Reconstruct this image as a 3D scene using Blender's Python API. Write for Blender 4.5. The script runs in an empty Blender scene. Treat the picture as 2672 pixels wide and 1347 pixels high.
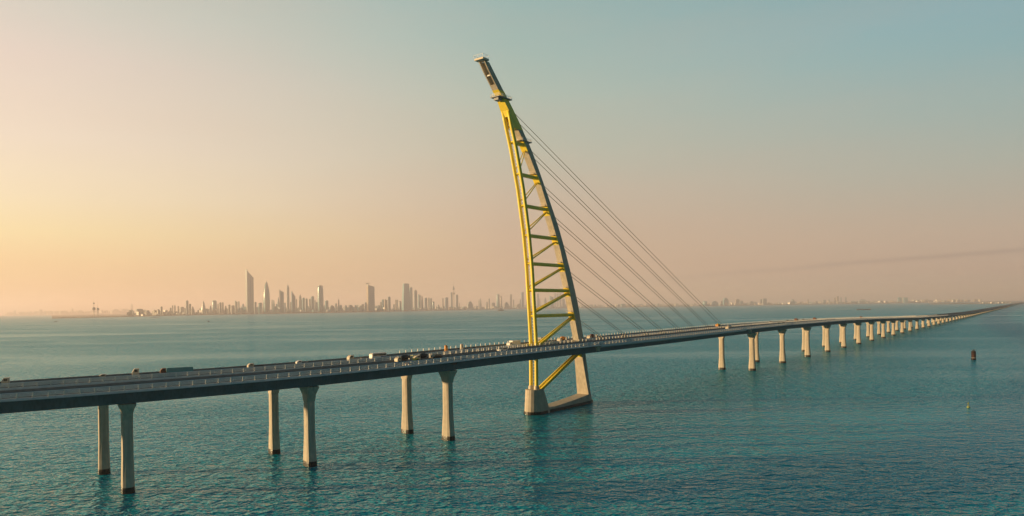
import bpy, math, random
from mathutils import Vector, Matrix
import numpy as np
random.seed(7)
R = math.radians
S = bpy.context.scene
COL = S.collection

# ------------------------------------------------------------------ camera
F_PX, H, RHO, PX, PY = 1850.0, 45.0, 0.0145, 1336.0, 801.6   # focal length, height, roll, principal point
cam = bpy.data.cameras.new('camera'); camo = bpy.data.objects.new('camera', cam); COL.objects.link(camo)
cam.sensor_width = 36.0; cam.lens = F_PX / 2672 * 36.0
cam.shift_y = (PY - 673.5) / 2672.0
cam.clip_start = 0.5; cam.clip_end = 120000
camo.matrix_world = Matrix.Translation((0, 0, H)) @ Matrix.Rotation(R(90), 4, 'X') @ Matrix.Rotation(-RHO, 4, 'Z')
S.camera = camo
S.cycles.volume_bounces = 3; S.cycles.caustics_reflective = False

# ------------------------------------------------------------------ light
SUN_EL, SUN_AZ = 6.5, 181.0          # degrees; azimuth from +X counter-clockwise (the sun stands to the left)
sd = Vector((math.cos(R(SUN_AZ)) * math.cos(R(SUN_EL)), math.sin(R(SUN_AZ)) * math.cos(R(SUN_EL)), math.sin(R(SUN_EL))))
sun = bpy.data.lights.new('sun', 'SUN'); sun.energy = 5.0; sun.angle = R(1.5); sun.color = (1.0, 0.66, 0.32)
suno = bpy.data.objects.new('sun', sun); COL.objects.link(suno)
suno.rotation_euler = (-sd).to_track_quat('-Z', 'Y').to_euler()
S.view_settings.view_transform = 'Standard'; S.view_settings.look = 'None'
S.view_settings.exposure = 0.8; S.view_settings.gamma = 1.0
S.view_settings.use_curve_mapping = False


def lin(c):
    return tuple(((x / 255) / 12.92 if x / 255 <= 0.04045 else ((x / 255 + 0.055) / 1.055) ** 2.4) for x in c)


world = bpy.data.worlds.new('World'); S.world = world; world.use_nodes = True
wt = world.node_tree; wt.nodes.clear()
WN = wt.nodes.new; WL = wt.links.new


def wmath(op, a, b=None, clamp=False):
    n = WN('ShaderNodeMath'); n.operation = op; n.use_clamp = clamp
    for i, v in enumerate((a, b)):
        if v is None: continue
        if isinstance(v, (int, float)): n.inputs[i].default_value = v
        else: WL(v, n.inputs[i])
    return n.outputs[0]


geo = WN('ShaderNodeTexCoord'); sep = WN('ShaderNodeSeparateXYZ'); WL(geo.outputs['Generated'], sep.inputs[0])
dx, dy, dz = sep.outputs
hl = wmath('SQRT', wmath('ADD', wmath('MULTIPLY', dx, dx), wmath('MULTIPLY', dy, dy)))
ax = wmath('DIVIDE', dx, wmath('MAXIMUM', hl, 0.001))
el = wmath('MAXIMUM', dz, 0.0)


def ramp(stops, fac):
    n = WN('ShaderNodeValToRGB'); n.color_ramp.interpolation = 'EASE' if False else 'LINEAR'
    cr = n.color_ramp
    while len(cr.elements) < len(stops): cr.elements.new(0.5)
    for e, (p, c) in zip(cr.elements, stops): e.position = p; e.color = (*lin(c), 1)
    WL(fac, n.inputs[0]); return n.outputs[0]


left = ramp([(0, (238, 198, 152)), (.03, (242, 202, 148)), (.06, (250, 214, 158)), (.097, (254, 231, 176)), (.14, (252, 233, 196)),
             (.206, (246, 228, 206)), (.294, (234, 216, 202)), (.36, (214, 211, 199)), (.6, (140, 172, 172)), (1, (70, 115, 130))], el)
mid = ramp([(0, (203, 172, 143)), (.054, (208, 176, 146)), (.108, (207, 181, 155)), (.16, (202, 187, 166)), (.21, (193, 191, 172)),
            (.285, (180, 192, 178)), (.397, (151, 184, 181)), (.65, (95, 145, 155)), (1, (55, 105, 122))], el)
right = ramp([(0, (190, 164, 143)), (.036, (192, 165, 145)), (.08, (194, 174, 154)), (.165, (174, 180, 168)), (.23, (156, 180, 176)),
              (.33, (132, 176, 184)), (.6, (80, 135, 150)), (1, (50, 100, 120))], el)


def wmix(f, a, b, mode='MIX'):
    n = WN('ShaderNodeMix'); n.data_type = 'RGBA'; n.blend_type = mode
    if isinstance(f, float): n.inputs[0].default_value = f
    else: WL(f, n.inputs[0])
    for k, v in ((6, a), (7, b)):
        if isinstance(v, tuple): n.inputs[k].default_value = v
        else: WL(v, n.inputs[k])
    return n.outputs[2]


f1 = wmath('DIVIDE', wmath('ADD', ax, 0.585), 0.585, True)
f2 = wmath('DIVIDE', ax, 0.585, True)
skyc = wmix(f2, wmix(f1, left, mid), right)
# thin band of smoke drifting low over the right hand shore
nz = WN('ShaderNodeTexNoise'); nz.inputs['Scale'].default_value = 9; WL(geo.outputs['Generated'], nz.inputs['Vector'])
off = wmath('SUBTRACT', el, wmath('ADD', 0.0235, wmath('MULTIPLY', ax, 0.059)))
off = wmath('ADD', off, wmath('MULTIPLY', wmath('SUBTRACT', nz.outputs[0], 0.5), 0.006))
bandf = wmath('SUBTRACT', 1.0, wmath('DIVIDE', wmath('ABSOLUTE', off), 0.0045), True)
bandf = wmath('MULTIPLY', bandf, wmath('MULTIPLY', wmath('SUBTRACT', ax, 0.13), 3.0, True))
skyc = wmix(wmath('MULTIPLY', bandf, 0.42), skyc, (*lin((140, 125, 120)), 1))
n3 = WN('ShaderNodeTexNoise'); n3.inputs['Scale'].default_value = 2.2; n3.inputs['Detail'].default_value = 4; mpn = WN('ShaderNodeMapping'); mpn.inputs['Scale'].default_value = (1, 1, 5)
WL(geo.outputs['Generated'], mpn.inputs[0]); WL(mpn.outputs[0], n3.inputs['Vector'])
skyc = wmix(wmath('MULTIPLY', wmath('SUBTRACT', n3.outputs[0], 0.4, True), 0.35), skyc, (*lin((222, 176, 150)), 1))
nish = WN('ShaderNodeTexSky'); nish.sky_type = 'NISHITA'; nish.sun_disc = False
nish.sun_elevation = R(SUN_EL); nish.sun_rotation = R(90 - SUN_AZ); nish.air_density = 1.4; nish.dust_density = 4.0
nb = WN('ShaderNodeVectorMath'); nb.operation = 'SCALE'; nb.inputs['Scale'].default_value = 0.05; WL(nish.outputs[0], nb.inputs[0])
skyc = wmix(0.04, skyc, nb.outputs[0])
# the sky opposite the glow (behind the viewer) is a dim blue green dusk
bf = wmath('DIVIDE', wmath('SUBTRACT', 0.5, dy), 0.55, True)
skyc = wmix(bf, skyc, wmix(1.0, skyc, (0.06, 0.24, 0.33, 1), 'MULTIPLY'))
bg = WN('ShaderNodeBackground'); WL(skyc, bg.inputs[0]); bg.inputs[1].default_value = 0.574
wo = WN('ShaderNodeOutputWorld'); WL(bg.outputs[0], wo.inputs[0])


# ------------------------------------------------------------------ geometry helpers
def ray(u, v):
    du = u - PX; dv = PY - v
    return ((du * math.cos(RHO) + dv * math.sin(RHO)) / F_PX, (-du * math.sin(RHO) + dv * math.cos(RHO)) / F_PX)


def on_water(u, v, z=0.0):
    a, b = ray(u, v); Y = (z - H) / b
    return Vector((a * Y, Y))


class MB:
    def __init__(s): s.v = []; s.f = []
    def add(s, vs, fs):
        o = len(s.v); s.v += [tuple(p) for p in vs]; s.f += [tuple(i + o for i in f) for f in fs]; return s
    def box(s, c, sz, rz=0.0, ax=None):
        hx, hy, hz = sz[0] / 2, sz[1] / 2, sz[2] / 2
        m = Matrix.Rotation(rz, 3, 'Z') if ax is None else ax
        vs = [Vector(c) + m @ Vector((x * hx, y * hy, z * hz)) for z in (-1, 1) for x, y in ((-1, -1), (1, -1), (1, 1), (-1, 1))]
        return s.add(vs, [(3, 2, 1, 0), (4, 5, 6, 7), (0, 1, 5, 4), (1, 2, 6, 5), (2, 3, 7, 6), (3, 0, 4, 7)])
    def loft(s, rings, caps=True):
        n = len(rings[0]); vs = [p for r in rings for p in r]; fs = []
        for k in range(len(rings) - 1):
            for i in range(n):
                j = (i + 1) % n
                fs.append((k * n + i, k * n + j, (k + 1) * n + j, (k + 1) * n + i))
        if caps:
            fs.append(tuple(range(n - 1, -1, -1))); fs.append(tuple((len(rings) - 1) * n + i for i in range(n)))
        return s.add(vs, fs)
    def tube(s, p, q, r, r2=None, n=10):
        p, q = Vector(p), Vector(q); d = (q - p).normalized()
        a = d.cross(Vector((0, 0, 1)));
        if a.length < 1e-4: a = Vector((1, 0, 0))
        a.normalize(); b = d.cross(a); r2 = r if r2 is None else r2
        return s.loft([[c + (a * math.cos(t) + b * math.sin(t)) * rr for t in [2 * math.pi * i / n for i in range(n)]] for c, rr in ((p, r), (q, r2))])
    def prism(s, prof, y0, y1):     # profile in x-z, extruded along y
        return s.loft([[(x, y0, z) for x, z in prof], [(x, y1, z) for x, z in prof]])
    def rev(s, prof, n=16, c=(0, 0)):     # (r, z) profile
        return s.loft([[(c[0] + r * math.cos(2 * math.pi * i / n), c[1] + r * math.sin(2 * math.pi * i / n), z) for i in range(n)] for r, z in prof])
    def build(s, name, mat, parent=None, smooth=False):
        me = bpy.data.meshes.new(name); me.from_pydata(s.v, [], s.f); me.update()
        me.materials.append(mat)
        import bmesh
        bm = bmesh.new(); bm.from_mesh(me); bmesh.ops.recalc_face_normals(bm, faces=bm.faces); bm.to_mesh(me); bm.free()
        if smooth:
            for p in me.polygons: p.use_smooth = True
        o = bpy.data.objects.new(name, me); COL.objects.link(o)
        if parent: o.parent = parent
        return o


def tag(o, label, cat=None, group=None, kind=None):
    o['label'] = label
    if cat: o['category'] = cat
    if group: o['group'] = group
    if kind: o['kind'] = kind
    return o


def thing(name, label, cat, loc=(0, 0, 0), rz=0.0, group=None):
    o = bpy.data.objects.new(name, None); COL.objects.link(o); o.location = loc; o.rotation_euler = (0, 0, rz)
    o.empty_display_size = 0.1
    return tag(o, label, cat, group)


ORD = ['first', 'second', 'third', 'fourth', 'fifth', 'sixth', 'seventh', 'eighth', 'ninth', 'tenth', 'eleventh', 'twelfth', 'thirteenth',
       'fourteenth', 'fifteenth', 'sixteenth', 'seventeenth', 'eighteenth', 'nineteenth', 'twentieth', 'twenty-first', 'twenty-second',
       'twenty-third', 'twenty-fourth', 'twenty-fifth', 'twenty-sixth', 'twenty-seventh', 'twenty-eighth', 'twenty-ninth', 'thirtieth',
       'thirty-first', 'thirty-second', 'thirty-third', 'thirty-fourth', 'thirty-fifth', 'thirty-sixth', 'thirty-seventh', 'thirty-eighth']


# ------------------------------------------------------------------ materials
def mat(name, col, rough=0.7, metal=0.0, noise=0.0, nscale=1.0, bump=0.0, streak=0.0, spec=0.5):
    m = bpy.data.materials.new(name); m.use_nodes = True; t = m.node_tree; b = t.nodes['Principled BSDF']
    b.inputs['Base Color'].default_value = (*col, 1); b.inputs['Roughness'].default_value = rough
    b.inputs['Metallic'].default_value = metal; b.inputs['Specular IOR Level'].default_value = spec
    if noise or bump or streak:
        tc = t.nodes.new('ShaderNodeTexCoord')
        n = t.nodes.new('ShaderNodeTexNoise'); n.inputs['Scale'].default_value = nscale; n.inputs['Detail'].default_value = 5
        t.links.new(tc.outputs['Object'], n.inputs['Vector'])
        mr = t.nodes.new('ShaderNodeMapRange'); mr.inputs[1].default_value = 0.3; mr.inputs[2].default_value = 0.7
        mr.inputs[3].default_value = 1 - noise; mr.inputs[4].default_value = 1 + noise * 0.5
        t.links.new(n.outputs[0], mr.inputs[0]); fac = mr.outputs[0]
        if streak:       # vertical run-off stains
            mp = t.nodes.new('ShaderNodeMapping'); mp.inputs['Scale'].default_value = (1.6, 1.6, 0.06)
            t.links.new(tc.outputs['Object'], mp.inputs[0])
            n2 = t.nodes.new('ShaderNodeTexNoise'); n2.inputs['Scale'].default_value = 1.3; n2.inputs['Detail'].default_value = 3
            t.links.new(mp.outputs[0], n2.inputs['Vector'])
            m2 = t.nodes.new('ShaderNodeMapRange'); m2.inputs[1].default_value = 0.42; m2.inputs[2].default_value = 0.68
            m2.inputs[3].default_value = 1.0; m2.inputs[4].default_value = 1 - streak
            t.links.new(n2.outputs[0], m2.inputs[0])
            mm = t.nodes.new('ShaderNodeMath'); mm.operation = 'MULTIPLY'
            t.links.new(fac, mm.inputs[0]); t.links.new(m2.outputs[0], mm.inputs[1]); fac = mm.outputs[0]
        vm = t.nodes.new('ShaderNodeVectorMath'); vm.operation = 'SCALE'; vm.inputs[0].default_value = col
        t.links.new(fac, vm.inputs['Scale']); t.links.new(vm.outputs[0], b.inputs['Base Color'])
        if bump:
            bp = t.nodes.new('ShaderNodeBump'); bp.inputs['Distance'].default_value = bump
            t.links.new(n.outputs[0], bp.inputs['Height']); t.links.new(bp.outputs[0], b.inputs['Normal'])
    return m


def facade(name, wall, glass, fh=14.0, ww=11.0, rough=0.35):
    m = bpy.data.materials.new(name); m.use_nodes = True; t = m.node_tree; b = t.nodes['Principled BSDF']
    tc = t.nodes.new('ShaderNodeTexCoord'); sp = t.nodes.new('ShaderNodeSeparateXYZ'); t.links.new(tc.outputs['Object'], sp.inputs[0])
    def mth(op, a, bb):
        n = t.nodes.new('ShaderNodeMath'); n.operation = op
        for i, v in enumerate((a, bb)):
            if isinstance(v, (int, float)): n.inputs[i].default_value = v
            else: t.links.new(v, n.inputs[i])
        return n.outputs[0]
    fz = mth('GREATER_THAN', mth('FRACT', mth('DIVIDE', sp.outputs[2], fh), 0), 0.36)
    fx = mth('GREATER_THAN', mth('FRACT', mth('DIVIDE', mth('ADD', sp.outputs[0], sp.outputs[1]), ww), 0), 0.3)
    f = mth('MULTIPLY', fz, fx)
    mx = t.nodes.new('ShaderNodeMix'); mx.data_type = 'RGBA'; t.links.new(f, mx.inputs[0])
    mx.inputs[6].default_value = (*wall, 1); mx.inputs[7].default_value = (*glass, 1)
    t.links.new(mx.outputs[2], b.inputs['Base Color']); b.inputs['Roughness'].default_value = rough
    return m


M = dict(
    concrete=mat('concrete', (0.52, 0.47, 0.38), 0.85, noise=0.14, nscale=0.5, streak=0.20),
    pier=mat('pier_concrete', (0.54, 0.49, 0.40), 0.85, noise=0.12, nscale=0.6, streak=0.22),
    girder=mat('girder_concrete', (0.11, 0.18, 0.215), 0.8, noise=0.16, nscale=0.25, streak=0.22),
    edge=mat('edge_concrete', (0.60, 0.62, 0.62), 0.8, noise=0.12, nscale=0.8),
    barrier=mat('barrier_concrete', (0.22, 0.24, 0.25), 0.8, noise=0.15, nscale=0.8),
    road=mat('asphalt', (0.042, 0.055, 0.068), 0.85, noise=0.25, nscale=0.12, spec=0.0),
    mark=mat('road_paint', (0.7, 0.7, 0.66), 0.6),
    wet=mat('wet_growth', (0.018, 0.016, 0.014), 0.45, noise=0.4, nscale=1.5),
    yellow=mat('yellow_paint', (0.84, 0.67, 0.06), 0.45, noise=0.07, nscale=0.4),
    steel=mat('galvanised_rail', (0.80, 0.82, 0.82), 0.45),
    post=mat('rail_post', (0.75, 0.73, 0.68), 0.5),
    fairing=mat('blue_green_fairing', (0.22, 0.36, 0.38), 0.5, noise=0.08, nscale=0.3),
    dark=mat('dark_steel', (0.03, 0.035, 0.04), 0.6),
    cable=mat('cable_sheath', (0.13, 0.115, 0.07), 0.55),
    white=mat('white_paint', (0.74, 0.73, 0.70), 0.35),
    beige=mat('beige_paint', (0.56, 0.50, 0.40), 0.5),
    orange=mat('orange_paint', (0.62, 0.27, 0.05), 0.5),
    teal=mat('teal_tarpaulin', (0.11, 0.38, 0.42), 0.6, noise=0.15, nscale=1.0),
    blue=mat('blue_paint', (0.03, 0.07, 0.20), 0.4),
    grey=mat('grey_paint', (0.24, 0.25, 0.26), 0.5),
    brown=mat('brown_rust', (0.20, 0.085, 0.05), 0.7, noise=0.3, nscale=1.2),
    glass=mat('dark_glass', (0.015, 0.03, 0.035), 0.1),
    tyre=mat('tyre_rubber', (0.015, 0.015, 0.016), 0.9),
    green=mat('yellow_green_paint', (0.38, 0.42, 0.10), 0.5),
    sand=mat('sand', (0.34, 0.27, 0.20), 0.95, noise=0.3, nscale=0.004),
    trees=mat('tree_foliage', (0.035, 0.045, 0.03), 0.9, noise=0.3, nscale=0.02),
    hull=mat('ship_hull', (0.05, 0.055, 0.06), 0.6),
)
FAC = dict(
    grey=facade('facade_grey', (0.38, 0.44, 0.45), (0.18, 0.24, 0.26)),
    teal=facade('facade_teal_glass', (0.17, 0.40, 0.45), (0.10, 0.28, 0.34), 18, 14, 0.25),
    blue=facade('facade_blue_glass', (0.22, 0.34, 0.42), (0.12, 0.22, 0.29), 16, 12, 0.25),
    brown=facade('facade_brown', (0.33, 0.34, 0.32), (0.19, 0.21, 0.21), 12, 10),
    beige=facade('facade_beige', (0.50, 0.42, 0.32), (0.22, 0.19, 0.16), 12, 10),
    white=facade('facade_white', (0.74, 0.70, 0.64), (0.50, 0.47, 0.42), 12, 16),
)

# ------------------------------------------------------------------ water
WAVE = (1.05, 1.12, 0.36)      # heights of the long, middle and short ripples in metres
def water_material():
    m = bpy.data.materials.new('sea_water'); m.use_nodes = True; t = m.node_tree; b = t.nodes['Principled BSDF']
    N = t.nodes.new; L = t.links.new
    tc = N('ShaderNodeTexCoord')
    def wave(rot, sx, sy, scale, detail, rough, dist=0.0):
        mp = N('ShaderNodeMapping'); mp.inputs['Rotation'].default_value = (0, 0, R(rot)); mp.inputs['Scale'].default_value = (sx, sy, 1)
        L(tc.outputs['Object'], mp.inputs[0])
        n = N('ShaderNodeTexNoise'); n.noise_dimensions = '2D'; n.inputs['Scale'].default_value = scale
        n.inputs['Detail'].default_value = detail; n.inputs['Roughness'].default_value = rough; n.inputs['Distortion'].default_value = dist
        L(mp.outputs[0], n.inputs['Vector']); return n.outputs[0]
    def math_(op, a, c=0.0):
        n = N('ShaderNodeMath'); n.operation = op
        for i, v in enumerate((a, c)):
            if isinstance(v, (int, float)): n.inputs[i].default_value = v
            else: L(v, n.inputs[i])
        return n.outputs[0]
    patch = wave(10, 0.35, 1.0, 1 / 170.0, 3, 0.55, 0.5)
    amp = N('ShaderNodeMapRange'); L(patch, amp.inputs[0]); amp.inputs[1].default_value = 0.35; amp.inputs[2].default_value = 0.65
    amp.inputs[3].default_value = 0.5; amp.inputs[4].default_value = 1.4
    def height(ox, oy):
        ad = N('ShaderNodeVectorMath'); ad.operation = 'ADD'; ad.inputs[1].default_value = (ox, oy, 0); L(tc.outputs['Object'], ad.inputs[0])
        tot = None
        for rot, sx, sy, wl, det, rg, ds, am in ((8, .55, 1, 8.0, 2, .5, .4, WAVE[0]), (-16, .62, 1, 2.9, 2, .55, .5, WAVE[1]), (20, .75, 1, 1.2, 1, .6, .3, WAVE[2])):
            mp = N('ShaderNodeMapping'); mp.inputs['Rotation'].default_value = (0, 0, R(rot)); mp.inputs['Scale'].default_value = (sx, sy, 1); L(ad.outputs[0], mp.inputs[0])
            n = N('ShaderNodeTexNoise'); n.noise_dimensions = '2D'; n.inputs['Scale'].default_value = 1 / wl; n.inputs['Detail'].default_value = det
            n.inputs['Roughness'].default_value = rg; n.inputs['Distortion'].default_value = ds; L(mp.outputs[0], n.inputs['Vector'])
            c = math_('MULTIPLY', n.outputs[0], am); tot = c if tot is None else math_('ADD', tot, c)
        return tot
    E_ = 0.22; h0 = height(0, 0)
    gx = math_('MULTIPLY', math_('MULTIPLY', math_('SUBTRACT', h0, height(E_, 0)), 1 / E_), amp.outputs[0])
    gy = math_('MULTIPLY', math_('MULTIPLY', math_('SUBTRACT', h0, height(0, E_)), 1 / E_), amp.outputs[0])
    cb = N('ShaderNodeCombineXYZ'); L(gx, cb.inputs[0]); L(gy, cb.inputs[1]); cb.inputs[2].default_value = 1.0
    nm = N('ShaderNodeVectorMath'); nm.operation = 'NORMALIZE'; L(cb.outputs[0], nm.inputs[0]); 
    t.nodes.remove(b)
    # wind roughened water: teal light from within, mirror part limited as facets hide each other at low angles
    df = N('ShaderNodeBsdfDiffuse'); df.inputs['Color'].default_value = (0.0, 0.26, 0.355, 1); L(nm.outputs[0], df.inputs['Normal'])
    gl = N('ShaderNodeBsdfGlossy'); gl.inputs['Roughness'].default_value = 0.15; gl.inputs['Color'].default_value = (0.62, 0.90, 1.0, 1); L(nm.outputs[0], gl.inputs['Normal'])
    fr = N('ShaderNodeFresnel'); fr.inputs['IOR'].default_value = 1.333; L(nm.outputs[0], fr.inputs['Normal'])
    tn = N('ShaderNodeMix'); tn.data_type = 'RGBA'; tn.inputs[6].default_value = (0.42, 0.88, 1.0, 1); tn.inputs[7].default_value = (1.0, 1.0, 0.95, 1)
    tf = N('ShaderNodeMath'); tf.operation = 'POWER'; tf.inputs[1].default_value = 2.2; L(fr.outputs[0], tf.inputs[0]); L(tf.outputs[0], tn.inputs[0]); L(tn.outputs[2], gl.inputs['Color'])
    fc = N('ShaderNodeMath'); fc.operation = 'MULTIPLY'; fc.inputs[1].default_value = 0.85; L(fr.outputs[0], fc.inputs[0])
    fm = N('ShaderNodeMath'); fm.operation = 'MINIMUM'; fm.inputs[1].default_value = 0.6; L(fc.outputs[0], fm.inputs[0])
    ms = N('ShaderNodeMixShader'); L(fm.outputs[0], ms.inputs[0]); L(df.outputs[0], ms.inputs[1]); L(gl.outputs[0], ms.inputs[2])
    L(ms.outputs[0], t.nodes['Material Output'].inputs['Surface'])
    return m


M['water'] = water_material()
w = MB(); w.add([(-38000, -2500, 0), (38000, -2500, 0), (38000, 40000, 0), (-38000, 40000, 0)], [(0, 1, 2, 3)])
tag(w.build('water', M['water']), 'green blue sea with small wind ripples under the bridge', kind='structure')

# ------------------------------------------------------------------ haze
hz = MB().box((0, 19000, 298), (78000, 43400, 610)); mh = bpy.data.materials.new('haze_air'); mh.use_nodes = True
mh.node_tree.nodes.clear(); pv = mh.node_tree.nodes.new('ShaderNodeVolumePrincipled'); om = mh.node_tree.nodes.new('ShaderNodeOutputMaterial')
pv.inputs['Color'].default_value = (0.98, 0.85, 0.85, 1); pv.inputs['Density'].default_value = 6.2e-5; pv.inputs['Anisotropy'].default_value = 0.3
mh.node_tree.links.new(pv.outputs[0], om.inputs['Volume'])
tag(hz.build('haze', mh), 'warm dusty haze over the bay', kind='stuff')

# ------------------------------------------------------------------ bridge paths
D0 = (math.cos(R(53.4)), math.sin(R(53.4)))


def catmull(P, n):
    P = [np.array(p, float) for p in P]; out = []
    for i in range(1, len(P) - 2):
        a, b, c, e = P[i - 1:i + 3]; Ln = np.hypot(*(c - b))
        m1 = (c - a) / (np.hypot(*(b - a)) + Ln) * Ln; m2 = (e - b) / (np.hypot(*(e - c)) + Ln) * Ln
        k = max(4, int(Ln / n)) if Ln < 600 else int(Ln / 40)
        for t in np.linspace(0, 1, k, endpoint=False):
            out.append((2 * t**3 - 3 * t * t + 1) * b + (t**3 - 2 * t * t + t) * m1 + (-2 * t**3 + 3 * t * t) * c + (t**3 - t * t) * m2)
    return np.array(out)


def make_path(head, base):
    P = list(head)
    for k in (0, 100, 300, 600, 1000, 2000, 4000, 6700, 11000, 12500): P.append((base[0] + D0[0] * k, base[1] + D0[1] * k))
    C = catmull(P, 3.0); T = np.gradient(C, axis=0); T /= np.hypot(T[:, 0], T[:, 1])[:, None]
    return C, np.stack([T[:, 1], -T[:, 0]], 1), T


FP = make_path([(-230, 128), (-180, 138), (-138, 156), (-97, 178), (-59.1, 205.2), (-22.4, 242)], (161.1, 477.1))
BP = make_path([(-250, 150), (-200, 163), (-155, 178), (-115, 199.5), (-76, 223.5), (-38.4, 256.6)], (145.2, 488.9))
A0 = np.array([6.7, 296.]); TH = R(52.5); DD = np.array([math.cos(TH), math.sin(TH)]); NN = np.array([DD[1], -DD[0]])
ZT = [(130, 25.0), (159, 25.3), (191, 26.1), (215, 26.7), (252, 27.4), (290, 27.7), (344, 27.9), (423, 28.4), (470, 28.7), (515, 28.7), (668, 27.5),
      (830, 24.8), (1098, 19.3), (1309, 16.4), (1621, 13.4), (2158, 9.8), (3000, 8.8), (9000, 8.6)]
edgeF = FP[0] + FP[1] * 7.2
QT = [float((edgeF[np.argmin(abs(edgeF[:, 1] - Y))] - A0) @ DD) for Y, z in ZT]


def zdeck(x, y):     # underside of the edge beam
    return float(np.interp((np.array([x, y]) - A0) @ DD, QT, [z for Y, z in ZT]))


def road_z(x, y): return zdeck(x, y) + 0.35


def sweep(path, prof, i0=0, i1=None, step=1):
    C, Nr, T = path; i1 = len(C) if i1 is None else i1; mb = MB(); rings = []
    idx = list(range(i0, i1, step))
    for i in idx:
        z0 = zdeck(*C[i]); rings.append([(C[i][0] + Nr[i][0] * n, C[i][1] + Nr[i][1] * n, z0 + z) for n, z in prof])
    return mb.loft(rings)


def find_u(path, off, u, v=900):      # point of a deck line seen at image column u
    C, Nr, T = path; P = C + Nr * off; a, _ = ray(u, v); r = P[:, 0] / P[:, 1]
    i = int(np.argmax(r > a)); t = (a - r[i - 1]) / (r[i] - r[i - 1]); p = P[i - 1] * (1 - t) + P[i] * t
    return p, T[i], i


def arclen(path):
    C = path[0]; return np.concatenate([[0], np.cumsum(np.hypot(*np.diff(C, axis=0).T))])


def at_s(path, AL, s, off):
    C, Nr, T = path; x = np.interp(s, AL, C[:, 0]); y = np.interp(s, AL, C[:, 1])
    nx = np.interp(s, AL, Nr[:, 0]); ny = np.interp(s, AL, Nr[:, 1])
    return x + nx * off, y + ny * off, math.atan2(nx, -ny) if False else math.atan2(-nx, ny) + math.pi / 2


def post_mesh(h, wdt=0.2):
    m = MB(); m.box((0, 0, h / 2), (0.2, wdt, h)); m.box((0, 0, 0.03), (0.34, 0.3, 0.06)); return m


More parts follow.
